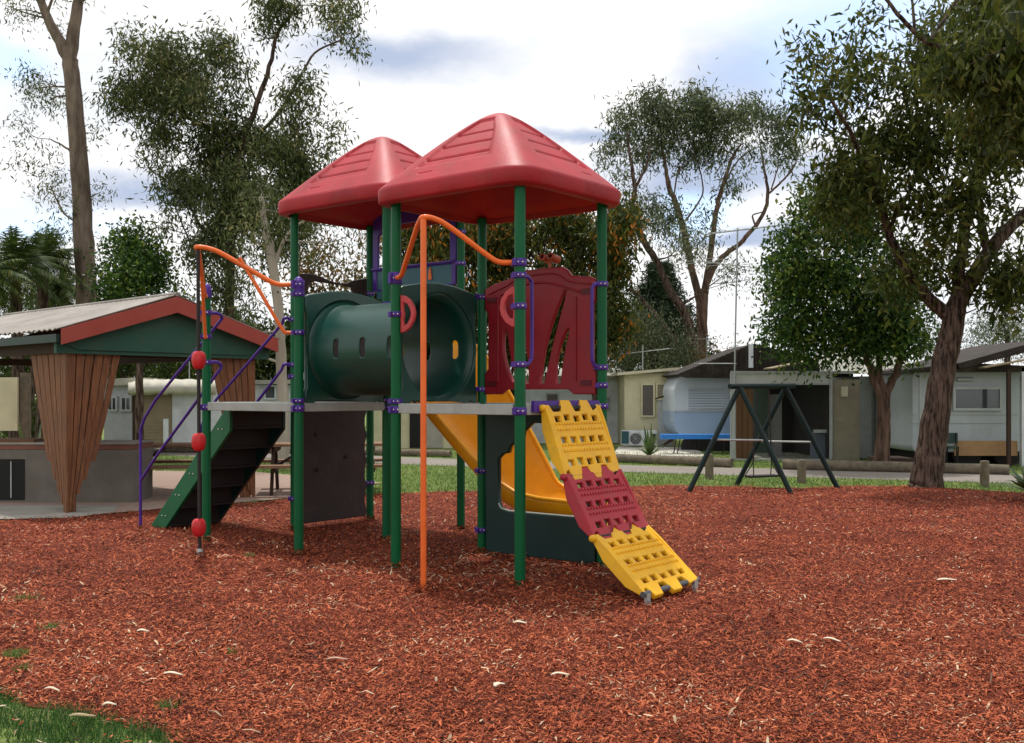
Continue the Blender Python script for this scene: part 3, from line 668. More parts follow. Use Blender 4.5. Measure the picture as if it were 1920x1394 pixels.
# red back panel (posts (1,1) - (0,1)), local x from P4 to P3
PW = U.length
def red_panel():
    x0, x1 = .05, PW - .05
    out = [(x0, 1.50), (x0 + .2, 1.50), (x0 + .26, 1.545), (x1 - .30, 1.545), (x1 - .24, 1.50), (x1, 1.50), (x1, 1.70), (x1 - .035, 1.73), (x1 - .035, 2.28), (x1, 2.32), (x1, 2.50), (x1 - .06, 2.525),
           (x1 - .26, 2.55), (x1 - .30, 2.60), (x1 - .36, 2.635), (x1 - .58, 2.64), (x0 + .45, 2.63), (x0 + .34, 2.60), (x0 + .28, 2.565), (x0 + .1, 2.53), (x0, 2.49), (x0, 2.30), (x0 + .04, 2.26), (x0 + .04, 1.74), (x0, 1.70)]
    def slit(xa, za, xb, zb, bow, w):
        l, r = [], []
        for k in range(11):
            t = k / 10; x = xa + (xb - xa) * t + bow * math.sin(math.pi * t); z = za + (zb - za) * t; ww = w * (math.sin(math.pi * (.08 + .9 * t)) ** .5)
            l.append((x - ww, z)); r.append((x + ww, z))
        return l + r[::-1]
    holes = [slit(.72, 1.60, .98, 2.42, -.03, .038), slit(.90, 1.60, 1.01, 2.08, -.03, .036), slit(.545, 1.60, .46, 2.08, .01, .038), slit(.40, 1.62, .30, 2.10, -.03, .034)]
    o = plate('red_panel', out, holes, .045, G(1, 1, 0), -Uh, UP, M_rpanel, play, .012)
    # moulded ribs, and darker red plates that paint in recess shade
    rb = MB(); q = G(1, 1, 0) - Wh * .028
    def P_(x, z): return q - Uh * x + UP * z
    rb.tube([P_(.22, 1.62), P_(.22, 2.40)], .010, 6); rb.tube([P_(PW - .26, 1.62), P_(PW - .26, 2.36)], .010, 6)
    rb.tube(bez([P_(.24, 2.42), P_(.5, 2.50), P_(.8, 2.50), P_(PW - .22, 2.40)], 5), .010, 6)
    rb.tube(bez([P_(.1, 2.44), P_(.3, 2.50), P_(.5, 2.57), P_(.85, 2.58), P_(1.02, 2.50), P_(PW - .1, 2.46)], 5), .007, 6)
    rb.build('moulded_rib', M_rpanel, o)
    for x, z in ((.14, 2.38), (.14, 1.60), (PW - .15, 2.40), (PW - .15, 1.60)): MB().box(P_(x, z) + Wh * .004, (.11, .01, .05), ex=Uh, ey=Wh).build('recess_shade', mat('red_recess_shade', (.10, .005, .01), .5), o)
    # binocular toy on top
    b = MB()
    for dx in (-.045, .045):
        b.lathe(P_(.80 + dx, 2.72) + Wh * .03, [(0, -.05), (.036, -.05), (.038, -.02), (.030, .0), (.034, .05), (.034, .07), (.02, .07)], 14, ax=(-Wh + UP * .2))
    b.box(P_(.80, 2.70) + Wh * .02, (.09, .03, .03), ex=Uh, ey=Wh); b.tube([P_(.80, 2.62) + Wh * .02, P_(.80, 2.70) + Wh * .02], .014, 8)
    b.build('toy_binoculars', mat('rust_orange_plastic', (.36, .07, .03), .45), o)
red_panel()

# dark green counter panel under the red one
def green_panel():
    x1 = PW - .05
    out = [(.06, .02), (x1, .02), (x1, 1.33), (.06, 1.33)]
    hole = [(.22, .50), (.24, .455), (.28, .43), (.34, .42), (x1 - .12, .42), (x1 - .12, 1.10), (x1 - .2, 1.2), (x1 - .35, 1.24), (.62, 1.24), (.52, 1.16), (.50, 1.08), (.42, 1.06), (.36, 1.02), (.34, .96), (.28, .95), (.22, .90)]
    o = plate('counter_panel', out, [hole], .05, G(1, 1, 0), -Uh, UP, M_dgreen, play, .012)
    MB().tube(bez([G(1, 1, .49) - Uh * .225 - Wh * .03, G(1, 1, .445) - Uh * .26 - Wh * .03, G(1, 1, .425) - Uh * .36 - Wh * .03], 4) + [G(1, 1, .425) - Uh * (x1 - .14) - Wh * .03], .008, 6).build('sill_edge', mat('pale_lit_edge', (.35, .42, .38), .4), o)  # light on the sill's top edge painted as a pale tube
green_panel()

# slide
def slide():
    T = [0, .25, .5, .75, 1.05, 1.35, 1.65, 1.95, 2.2]
    zf = [1.42, 1.14, .88, .64, .40, .27, .24, .24, .24]
    zt = [2.10, 2.10, 1.86, 1.50, 1.05, .60, .48, .44, .42]
    def ip(x, A): return float(np.interp(x, T, A))
    n = 40; m = 22; rows = []
    for a in range(n + 1):
        t = 2.2 * a / n; f = ip(t, zf); tp = ip(t, zt); base = G(I2, 1.5) - Uh * t
        r = []
        for b in range(m + 1):
            s = b / m           # 0 near lip .. 1 far top
            if s < .5:
                th = math.pi * (1 - s * 2) * .5; w = -math.sin(th) * .30; z = f + (1 - math.cos(th)) * .27
            else:
                q = (s - .5) * 2; th = q * math.pi * .5; w = math.sin(th) * .30 + .06 * q * q; z = f + (1 - math.cos(th)) * (tp - f)
            bow = .16 * math.sin(math.pi * min(1, t / 2.2))
            r.append(base + Wh * (w + bow) + UP * z)
        rows.append(r)
    vs = [p for r in rows for p in r]; k = m + 1
    mb = MB().add(vs, [(i * k + j, i * k + j + 1, (i + 1) * k + j + 1, (i + 1) * k + j) for i in range(n) for j in range(m)], True)
    o = mb.build('slide', M_slide, play); sm = o.modifiers.new('s', 'SOLIDIFY'); sm.thickness = .022; sm.offset = 0
    rim = MB()
    rim.tube([r[-1] for r in rows], .022, 8); rim.tube([r[0] for r in rows], .022, 8); rim.build('slide_rim', M_slide, o)
    # hood / entry walls
    hd = MB()
    for j in (1.06, 1.92):
        hd.poly([G(I2, j, 1.76) - Uh * .02, G(I2, j, 2.35) - Uh * .02, G(I2, j, 2.30) - Uh * .14, G(I2, j, 2.0) - Uh * .26, G(I2, j, 1.35) - Uh * .28], Wh * .03)
    hd.build('slide_entry_wall', M_slide, o, bevel=.01)
slide()

# rear purple panel with teal insert between (I2,2) and (3,2)
def rear_panel():
    a = G(I2, 2, 0); w = (3 - I2) * U.length; ln = w
    out = [(.06, 2.72), (ln - .06, 2.72), (ln - .06, 3.62), (.06, 3.62)]
    hole = [(.15, 2.99), (ln - .15, 2.99), (ln - .15, 3.36), (ln - .3, 3.48), (.3, 3.48), (.15, 3.36)]
    hole2 = [(.13, 2.74), (ln - .13, 2.74), (ln - .13, 2.95), (.13, 2.95)]
    o = plate('rear_arch_panel', out, [hole, hole2], .035, a, Uh, UP, M_purple, play, .008)
    MB().box(G((I2 + 3) / 2, 2, 2.79), (ln - .24, .012, .32), ex=Uh, ey=Wh).build('teal_insert', M_teal, o)
    t = MB(); t.poly([a + Uh * (.42 + x) - Wh * .02 + UP * z for x, z in ((0, 2.80), (.06, 2.80), (.05, 2.90), (.02, 2.94))], Wh * .008)
    t.build('orange_shape', M_orange, o)
    t = MB(); t.poly([a + Uh * (.95 + x) - Wh * .02 + UP * z for x, z in ((0, 2.72), (.16, 2.72), (.18, 2.86), (.10, 2.96), (.03, 2.92), (-.02, 2.82))], Wh * .008)
    t.build('yellow_shape', mat('dull_yellow_panel', (.42, .40, .16), .5), o)
    MB().tube([a + Uh * .06 + UP * 2.975 - Wh * .03, a + Uh * (ln - .06) + UP * 2.975 - Wh * .03], .016, 8).build('cross_rail', M_purple, o)
rear_panel()

# dark side panel and climbing wall at i=3, j 1..2
def wall_panels():
    w = W.length; o_ = G(3, 1, 0)
    top = [(.06 + (w - .12) * k / 16, 2.82 + .035 * math.sin(k / 16 * 7.0 + .6) + .02 * (k > 11)) for k in range(17)][::-1]
    out = [(.06, 1.80), (w - .06, 1.80)] + top
    hole = [(.18, 2.66), (.25, 2.60), (w - .34, 2.58), (w - .26, 2.62), (w - .25, 2.69), (w - .31, 2.75), (w - .45, 2.765), (.28, 2.775), (.20, 2.74)]
    plate('side_panel', out, [hole], .035, o_ - Uh * .0, Wh, UP, M_wallp, play, .01)
    out = [(.07, .06), (w - .10, .06)]
    for k in range(15):
        z = .12 + k * .1; out.append((w - .10 + (.035 if k % 3 == 0 else 0), z))
    out += [(w - .10, 1.66), (.07, 1.66)]
    pl = plate('climbing_wall', out, [], .05, o_, Wh, UP, M_wallp, play, .012)
    mb = MB()
    for x, z in ((.28, 1.05), (.72, .78), (.3, .65)):
        mb.lathe(o_ + Wh * x + UP * z - Uh * .03, [(.0, .022), (.012, .02), (.02, .008), (.024, 0)], 10, ax=-Uh)
    mb.build('wall_grip', M_rubber, pl)
wall_panels()

# stairs at i=3
def stairs():
    j0, j1 = .25, .86; run = 1.34; zt = 1.36
    def S(t, j, z): return G(3, j, z) + Uh * t
    for j, nm in ((j0, 'near'), (j1, 'far')):
        pts = [S(.0, j, 1.375), S(.0, j, 1.12), S(run - .14, j, -.02), S(run + .07, j, -.02), S(run + .09, j, .03), S(.05, j, 1.375)]
        mb = MB().poly(pts, Wh * .035); o = mb.build('stair_stringer', M_green if nm == 'near' else M_dgreen, play, bevel=.004)  # far stringer gets a darker green, its shade put into the colour
        if nm == 'near':
            b = MB()
            for k in range(5):
                t = run * (k + .6) / 5.2; z = 1.30 - 1.28 * t / run
                for dt in (-.03, .035): MB().lathe(S(t + dt, j, z - .02) - Wh * .003, [(.010, 0), (.010, .004), (0, .006)], 8, ax=-Wh).build('bolt', M_bolt, o)
    st = None; n = 6
    jm = (j0 + j1) / 2; wd = (j1 - j0) * W.length - .045
    for k in range(n):
        z = 1.36 - (k + 1) * 1.36 / n * .98; t = run * (k + .5) / n + .02
        mb = MB(); mb.box(S(t, jm, z + .01) + Wh * .018, (run / n + .05, wd, .03), ex=Uh, ey=Wh)
        mb.box(S(t - run / n / 2 + .0, jm, z + .01 + .115) + Wh * .018, (.022, wd, .2), ex=Uh, ey=Wh)
        mb.build('stair_tread', M_rubber, play, bevel=.004)
    # handrails
    for j, pj, top in ((.20, 0, 'a'), (.90, 1, 'b')):
        bt = 1.56
        def Q(t, z): return S(t, j, z)
        pp = G(3, pj, 0); sgn = 1 if pj == 0 else -1
        mb = MB()
        mb.tube(bez([Q(bt, -.05), Q(bt, .5), Q(bt, 1.02), Q(bt - .015, 1.12), Q(bt - .08, 1.23)], 5) + bez([Q(bt - .3, 1.44), Q(.18, 2.20), Q(.06, 2.30), Vector((pp.x, pp.y, 2.335)) + Wh * sgn * .14, Vector((pp.x, pp.y, 2.335)) + Wh * sgn * .04], 5), .0165, 10)
        mb.tube([Q(bt, .52)] + bez([Q(bt - .3, .80), Q(.20, 1.67), Q(.07, 1.79), Vector((pp.x, pp.y, 1.83)) + Wh * sgn * .14, Vector((pp.x, pp.y, 1.83)) + Wh * sgn * .04], 5), .0165, 10)
        mb.build('handrail', M_purple, play)
stairs()

# plastic slat ramp (three hinged panels)
def ramp():
    d = Vector((.613, -.79, 0)).normalized(); t0 = G(0, .20, 0); cross = Wh; wd = .74
    S_ = [(0.0, 1.40), (.26, .87), (.59, .43), (1.12, .085)]
    t0 = t0 + d * .07
    for k, (m, nm) in enumerate(((M_yellow, 'yellow'), (M_rclimb, 'red'), (M_yellow, 'yellow'))):
        a = t0 + d * S_[k][0] + UP * S_[k][1]; b = t0 + d * S_[k + 1][0] + UP * S_[k + 1][1]
        e = (b - a); ln = e.length; e.normalize(); nrm = cross.cross(e)
        if nrm.z < 0: nrm = -nrm
        # local x across, local y up the slope (from a to b = -y)
        K = .052; out = []
        # top edge: fingers
        fx = [0, .06, .06, .20, .24, .36, .40, .50, .54, .66, .70, wd]
        top = [(0, K * .2), (.05, K * .2), (.08, -.05), (.19, -.05), (.225, K), (.345, K), (.38, -.05), (.46, -.05), (.495, K), (.60, K), (.64, -.05), (.70, -.02), (.71, K * .2), (wd, K * .2)]
        bot = [(wd, -ln - K * .2), (.60, -ln - K * .5), (.57, -ln + .055), (.50, -ln + .055), (.46, -ln - K), (.34, -ln - K), (.31, -ln + .055), (.23, -ln + .055), (.19, -ln - K), (.08, -ln - K), (.05, -ln + .04), (0, -ln + .02)]
        holes = []
        for r in range(3):
            yc = -ln * (.16, .47, .80)[r]
            for c in range(5):
                xc = .115 + c * .128; h = .042
                if r == 2 and c in (1, 3): h = .05
                y0 = yc - h / 2 + (0.012 if r != 1 and c % 2 else 0)
                h *= 1.25; holes.append([(xc - .040, y0 - h / 2), (xc + .040, y0 - h / 2), (xc + .040, y0 + h / 2), (xc - .040, y0 + h / 2)])
        ptop = a
        o = plate('ramp_panel', top + bot, holes, .045, ptop, cross, -e, m, play, .008)
        o['label'] = ('upper yellow ramp panel', 'middle red ramp panel', 'lower yellow ramp panel')[k]
        for x in (.0, wd):
            sd_ = MB(); q = [(0, .03), (ln * .25, .035), (ln, .02), (ln, -.02), (ln * .75, -.075), (ln * .3, -.075), (0, -.02)]
            sd_.poly([a + cross * (x - .014) + e * y + nrm * z for y, z in q], cross * .028)
            sd_.build('side_rail', m, o, bevel=.008)
        for r in range(4):
            ri = MB()
            yc = ln * (.27, .355, .58, .665)[r]
            for c in range(17): ri.box(a + cross * (.07 + c * .0385) + e * yc + nrm * .026, (.02, .018, .012), ex=cross, ey=e, ez=nrm)
            ri.build('tread_ridge', m, o)
        MB().tube([a + cross * -.03 + e * .01, a + cross * (wd + .03) + e * .01], .021, 10).build('hinge_rod', M_rubber, o)
        kn = MB(); kn.lathe(a - cross * .03 + e * .01, [(0, -.012), (.024, -.01), (.028, 0), (.028, .03)], 12, ax=cross); kn.build('hinge_knuckle', m, o)
    a = t0 + d * S_[3][0] + UP * S_[3][1]
    MB().tube([a - cross * .02, a + cross * (wd + .03)], .022, 10).build('foot_bar', mat('dark_grey_rod', (.08, .085, .09), .4), play)
    for x in (.03, wd - .03): MB().box(a + cross * x - UP * .06 + d * .01, (.05, .03, .13), ex=cross, ey=d).build('ramp_foot', M_grey_metal, play)
    MB().box(G(0, .5, 1.405) + d * .045, (.9, .03, .09), ex=Wh, ey=-Uh).build('ramp_bracket', M_purple, play)
ramp()

# ================================================================ SWING SET
def swing():
    Y1, Y2 = 15.9, 16.9
    bl = gr(1285, Y1); br = gr(1490, 15.55); cl = gr(1375, 17.1); cr_ = gr(1577, 16.55)
    tl = at(1381, 728, 16.3); trr = at(1468, 727, 16.6)
    root = empty('swing_set', gr(1430, 16.3), 'small dark green A-frame swing with one black rubber seat at the edge of the mulch', 'swing')
    # four legs: near frame (tl) and far frame
    for b, t in ((bl, at(1383, 733, 16.2)), (br, at(1388, 728, 16.2)), (cl, at(1472, 728, 16.75)), (cr_, at(1474, 728, 16.75))):
        MB().tube([b - UP * .1, t], .040, 14).build('leg', M_swing, root)
    a = at(1368, 725, 16.15); e = at(1560, 722, 17.3)
    MB().tube([a, at(1490, 724, 16.85)], .042, 14).build('top_bar', M_swing, root)
    MB().tube([bl.lerp(tl, .50), br.lerp(at(1388, 728, 16.2), .50)], .016, 8).build('cross_brace', M_grey_metal, root)
    MB().tube([cl.lerp(at(1472, 728, 16.75), .46), cr_.lerp(at(1474, 728, 16.75), .46)], .016, 8).build('cross_brace', M_grey_metal, root)
    sx = gr(1429, 16.5).x; ch = MB()
    sl, sr = at(1405, 893, 16.4), at(1453, 893, 16.6)
    for s_, t_ in ((sl, at(1419, 728, 16.42)), (sr, at(1441, 728, 16.58))):
        m_ = s_ + (t_ - s_) * .12; m_ = Vector(((s_.x + t_.x) / 2, s_.y, s_.z + .22))
        ch.tube([t_, m_], .013, 6); ch.tube([m_, s_ - Vector((.07, 0, 0))], .009, 6); ch.tube([m_, s_ + Vector((.07, 0, 0))], .009, 6)
    seat = MB().box((sl + sr) / 2, ((sr - sl).length + .06, .17, .035), rz=math.atan2((sr - sl).y, (sr - sl).x)).build('seat', M_rubber, root, bevel=.012)
    ch.build('chain', M_rubber, root)
swing()

# ================================================================ BARBECUE SHELTER
ga = Vector((.67, .742, 0)).normalized(); gs = Vector((-ga.y, ga.x, 0))      # along gable, along ridge (back-left)
C0 = gr(124, 13.0); C1 = C0 + ga * 2.75
def shelter():
    root = empty('picnic_shelter', C0, 'open timber barbecue shelter with red fascia, green gable and zinc roof at the left', 'shelter')
    Ln = 5.5
    eL = C0 - ga * .18 - gs * .25 ; eR = C1 + ga * .22 - gs * .25; ap = (C0 + C1) / 2 - gs * .25
    ze, zr = 2.30, 2.80
    # roof sheets, corrugated
    for (e, sg) in ((eL, -1), (eR, 1)):
        n = 150; vs = []; 
        for k in range(n + 1):
            off = gs * (Ln * k / n); w = .012 * math.sin(k * math.pi * .5 + .3)
            e2 = e + ga * sg * .06
            vs += [Vector((e2.x, e2.y, ze + .02 - .02)) + off + UP * w, Vector((ap.x, ap.y, zr + .03)) + off + UP * w]
        fs = [(2 * k, 2 * k + 2, 2 * k + 3, 2 * k + 1) for k in range(n)]
        o = MB().add(vs, fs, False).build('roof_sheet', M_corr, root); s_ = o.modifiers.new('s', 'SOLIDIFY'); s_.thickness = .012; s_.offset = -1
    MB().tube([Vector((ap.x, ap.y, zr + .035)) - gs * .02, Vector((ap.x, ap.y, zr + .035)) + gs * Ln], .03, 8).build('ridge_cap', M_corr, root)
    # fascia boards
    for e in (eL, eR):
        p = Vector((e.x, e.y, ze)); q = Vector((ap.x, ap.y, zr))
        MB().poly([p - UP * .19, p + UP * .0, q + UP * .0, q - UP * .21], -gs * .03).build('fascia_board', M_fascia, root)
    # gable infill
    g0, g1, gq = (Vector((v.x, v.y, 0)) + gs * .14 for v in (eL, eR, ap))
    MB().poly([g0 + UP * 2.06 + ga * .3, g1 + UP * 2.06 - ga * .3, g1 + UP * 2.16, gq + UP * 2.66, g0 + UP * 2.16], gs * .03).build('gable_infill', M_gable, root)
    MB().bar(g0 + UP * 2.085 + ga * .02 + gs * .06, g1 + UP * 2.085 - ga * .02 + gs * .06, .07, .15).build('gable_beam', M_gable, root)
    # side beams + gutter
    for e, sg in ((eL, -1), (eR, 1)):
        MB().bar(Vector((e.x, e.y, ze - .11)) + gs * .03, Vector((e.x, e.y, ze - .11)) + gs * Ln, .09, .10).build('gutter', mat('dark_green_gutter', (.015, .035, .03), .5), root)
        MB().bar(Vector((e.x, e.y, 2.10)) + gs * .2 - ga * sg * .16, Vector((e.x, e.y, 2.10)) + gs * Ln - ga * sg * .16, .08, .16).build('side_beam', M_dkwood, root)
    MB().poly([g0 + UP * 2.12 + gs * 2.2, g1 + UP * 2.12 + gs * 2.2, gq + UP * 2.70 + gs * 2.2], gs * .03).build('inner_truss', M_dkwood, root)
    for off in (.12, 5.2):
        MB().poly([C0 + gs * off + UP * 1.99 , C1 + gs * off + UP * 1.99, C1 + gs * off + UP * 2.1, C0 + gs * off + UP * 2.1], gs * .06).build('tie_beam', M_dkwood, root)
    # tapered board columns
    def column(c, d1, d2, z1=2.12, w1=.75, w2=.62, n1=6, n2=5):
        cr0 = None
        mb = MB()
        for d, w, n in ((d1, w1, n1), (d2, w2, n2)):
            o_ = d.cross(UP)
            bw = w / n
            for k in range(n):
                a, b = k * bw + .006, (k + 1) * bw - .018 * (.5 + (k * 7 % 3) * .4)
                # bottom of each board along the tapering line
                t0, t1 = (k * bw) / w, ((k + 1) * bw) / w
                lo = 0.0; z0a = .0 if k == 0 else max(0, (t0) ** .8 * 1.75 * .55); 
                # boards converge: shift towards corner at the bottom
                def X(x, z): return x * (.17 + .83 * (z / z1) ** .78)
                zb = .02 + 0.0 * k
                zs = [zb + .10 * k * k * .25, z1 * .35, z1 * .7, z1]
                if zs[0] > zs[1]: zs[0] = zs[1] - .1
                Lp = [c + d * X(a, z) + UP * z for z in zs]; Rp = [c + d * X(b, z) + UP * z for z in zs]
                th = d.cross(UP) * (.022 + .004 * (k % 2))
                vs = Lp + Rp + [p + th for p in Lp] + [p + th for p in Rp]; m = 4
                fs = []
                for i in range(3):
                    fs += [(i, i + 1, m + i + 1, m + i), (2 * m + i, 3 * m + i, 3 * m + i + 1, 2 * m + i + 1), (i, 2 * m + i, 2 * m + i + 1, i + 1), (m + i, m + i + 1, 3 * m + i + 1, 3 * m + i)]
                fs += [(0, m, 3 * m, 2 * m), (3, 2 * m + 3, 3 * m + 3, m + 3)]
                mb.add(vs, fs)
        mb.build('board_column', M_timber, root)
    column(C0, ga, gs, w2=1.08, n2=6); column(C1, -ga, gs, w1=.75); column(C0 + gs * 5.0, ga, -gs); column(C1 + gs * 5.0, -ga, -gs)
    for c, a, b in ((C0, ga, gs), (C1, -ga, gs)):
        MB().box(c + (a + b) * .09 + UP * 1.05, (.11, .11, 2.1), ex=ga, ey=gs).build('corner_post', M_timber, root)
shelter()
def bbq():
    root = empty('barbecue_bench', gr(150, 14.4), 'grey rendered barbecue bench with a brick top course inside the shelter', 'barbecue')
    x0, x1 = gr(-120, 14.3).x, gr(249, 14.3).x
    MB().box(((x0 + x1) / 2, 14.7, .37), (x1 - x0, .8, .74)).build('base', M_render, root, bevel=.01)
    MB().box(((x0 + x1) / 2, 14.7, .775), (x1 - x0 + .004, .804, .065)).build('brick_course', M_brick, root)
    MB().box(((x0 + x1) / 2, 14.7, .825), (x1 - x0 + .03, .84, .03)).build('bench_top', M_conc, root, bevel=.006)
    xa = gr(22, 14.3).x; f = MB().box((xa, 14.305, .33), (.36, .03, .56)).build('firebox_door', M_dark, root)
    MB().box((xa, 14.285, .33), (.015, .02, .5)).build('door_strip', M_grey_metal, f)
    MB().box((gr(15, 14.5).x, 14.6, .86), (.9, .6, .04)).build('hotplate', M_brownp, root)
bbq()
def sign_board():
    a = at(-60, 708, 19); b = at(34, 808, 19)
    o = MB().box(((a.x + b.x) / 2, 19, (a.z + b.z) / 2), (abs(b.x - a.x), .06, abs(a.z - b.z))).build('cream_board', M_cream); tag(o, 'plain cream board standing behind the barbecue shelter at the left edge', 'board')
    r = MB().box((b.x + .09, 19.1, .95), (.14, .14, 1.9)).build('board_post', M_oldwood); tag(r, 'grey timber post beside the plain cream board', 'post')
sign_board()

# picnic tables
def picnic(loc, rz, label, ln=1.8):
    root = empty('picnic_table', (0, 0, 0), label, 'picnic table', 'picnic tables behind the playground')
    for k in range(4): MB().box((0, -.27 + k * .18, .74), (ln, .165, .04)).build('table_plank', M_tabwood, root)
    for s in (-1, 1):
        MB().box((0, s * .68, .45), (ln, .26, .04)).build('seat', M_tabwood, root)
    for x in (-ln * .36, ln * .36):
        for s in (-1, 1):
            MB().bar((x, s * .18, .72), (x, s * .55, .0), .09, .045, up=Vector((1, 0, 0))).build('leg', M_dkwood, root)
        MB().box((x + .05, 0, .41), (.04, 1.5, .09)).build('cross_beam', M_dkwood, root)
        MB().box((x + .05, 0, .69), (.04, .7, .08)).build('top_beam', M_dkwood, root)
        MB().bar((x * .95, 0, .42), (x * .3, 0, .7), .04, .07, up=Vector((0, 1, 0))).build('brace', M_dkwood, root)
    root.location = loc; root.rotation_euler = (0, 0, rz); return root
picnic(gr(335, 15.7), R(10), 'weathered timber picnic table seen through the purple stair rails')
picnic(gr(605, 15.9), R(8), 'weathered timber picnic table behind the dark climbing wall', 2.0)

# ================================================================ LOG BARRIERS, BOLLARDS
def log(pa, pb, r, label):
    n = 10; pts = []; rs = []
    for k in range(n + 1):
        p = pa.lerp(pb, k / n); pts.append(p + Vector((0, 0, r * .9 + random.uniform(-.008, .008)))); rs.append(r * random.uniform(.93, 1.05))
    o = MB().tube(pts, rs, 14).build('barrier_log', M_oldwood); tag(o, label, 'log', 'low barrier logs beyond the path')
log(gr(1150, 23.0), gr(1372, 21.3), .10, 'low barrier log in front of the pale slab and cream shed')
log(gr(1468, 20.8), gr(1892, 19.4), .105, 'longest barrier log, running behind the leaning trunk')
log(gr(640, 26.0), gr(845, 24.8), .09, 'low barrier log seen between the structure posts on the left')
log(gr(310, 27), gr(560, 26.2), .09, 'low barrier log seen under the stairs')
def bollard(px, Y, w, h, label):
    k = Y / F; r = w * k / 2; c = gr(px, Y); z = h * k
    o = MB().tube([c - UP * .1, c + UP * z * .5, c + UP * (z - .02), c + UP * z], [r, r * .98, r * .97, r * .8], 12).build('bollard', M_oldwood)
    tag(o, label, 'bollard', 'round timber bollards on the grass strip')
bollard(1330, 18.4, 16, 47, 'timber bollard in front of the blue and white caravan')
bollard(1503, 17.6, 17, 44, 'timber bollard beneath the far legs of the swing')
bollard(1846, 16.8, 17, 50, 'timber bollard right of the leaning trunk')
bollard(282, 23, 8, 36, 'thin timber bollard behind the purple stair rail')

# ================================================================ BUILDINGS
def rect(mb, x0, y0, x1, y1, Y, d):
    a = at(x0, y0, Y); b = at(x1, y1, Y)
    return mb.box(((a.x + b.x) / 2, Y + d / 2, (a.z + b.z) / 2), (abs(b.x - a.x), d, abs(a.z - b.z)))
def clad(root, x0, y0, x1, y1, Y, pitch=.18, m=None, name='weatherboard', vertical=False, depth=.02):
    mb = MB(); a = at(x0, y0, Y); b = at(x1, y1, Y)
    if vertical:
        n = int(abs(b.x - a.x) / pitch)
        for k in range(n): mb.box((a.x + (k + .5) * (b.x - a.x) / n, Y - .008, (a.z + b.z) / 2), (abs(b.x - a.x) / n * .86, .016, abs(a.z - b.z)))
    else:
        n = int(abs(a.z - b.z) / pitch)
        for k in range(n):
            z0 = b.z + (a.z - b.z) * k / n; h = (a.z - b.z) / n
            mb.poly([(a.x, Y - .002, z0), (a.x, Y - depth, z0), (a.x, Y - .004, z0 + h), (a.x, Y - .002, z0 + h)], (b.x - a.x, 0, 0))
    return mb.build(name, m, root)
def window(root, x0, y0, x1, y1, Y, m=None, fm=None, bars=1):
    k = Y / F; f = MB(); a = at(x0, y0, Y); b = at(x1, y1, Y); t = .05
    f.box(((a.x + b.x) / 2, Y - .02, a.z), (b.x - a.x + t, .06, t)); f.box(((a.x + b.x) / 2, Y - .02, b.z), (b.x - a.x + t, .06, t))
    for x in (a.x, b.x): f.box((x, Y - .02, (a.z + b.z) / 2), (t, .06, a.z - b.z - t))
    for q in range(1, bars): f.box((a.x + (b.x - a.x) * q / bars, Y - .02, (a.z + b.z) / 2), (.03, .05, a.z - b.z - t))
    w = f.build('window', fm or M_white, root)
    MB().box(((a.x + b.x) / 2, Y - .012, (a.z + b.z) / 2), (b.x - a.x, .02, a.z - b.z)).build('pane', m or M_glass, w)
# white clad cabin
rt = empty('white_cabin', gr(1080, 32), 'white weatherboard cabin behind the red panel, left of the cream shed', 'cabin')
rect(MB(), 925, 710, 1182, 835, 32, 4).build('wall', M_white, rt); clad(rt, 925, 712, 1182, 832, 32, .2, M_white)
a, b = at(915, 712, 32), at(1190, 703, 32)
MB().poly([(a.x, 31.7, a.z - .05), (b.x, 31.7, b.z - .15), (b.x, 31.7, b.z - .02), (a.x, 31.7, a.z + .08)], (0, 5, .35)).build('roof', M_rooflt, rt)
window(rt, 1024, 738, 1047, 775, 31.97, M_blind, M_grey_metal); window(rt, 1137, 745, 1143, 770, 31.97, M_glass, M_grey_metal)
rect(MB(), 948, 730, 966, 832, 31.94, .05).build('door', M_dark, rt); rect(MB(), 925, 712, 946, 832, 31.93, .05).build('cream_wall_strip', M_cream, rt)
# cream shed
rt = empty('cream_shed', gr(1215, 30), 'cream flat-roofed shed with one dark window and a grey side door', 'shed')
rect(MB(), 1171, 700, 1266, 838, 30, 3).build('wall', M_cream, rt); clad(rt, 1171, 701, 1262, 836, 30, .9, M_cream, 'wall_sheet', True)
a, b = at(1156, 702, 30), at(1272, 692, 30)
MB().poly([(a.x, 29.75, a.z - .04), (b.x, 29.75, b.z - .04), (b.x, 29.75, b.z + .04), (a.x, 29.75, a.z + .04)], (0, 3.6, 0)).build('roof', mat('cream_trim', (.55, .50, .36), .6), rt)
window(rt, 1203, 721, 1226, 781, 29.96, M_blind, M_cream); window(rt, 1231, 720, 1255, 749, 29.96, M_screen, M_cream)
clad(rt, 1231, 751, 1262, 836, 29.96, .3, mat('grey_door_sheet', (.42, .44, .45), .5), 'door', True)
MB().bar(at(1229, 748, 29.7), at(1268, 737, 28.9), .03, .04).build('awning_strut', M_dkwood, rt)
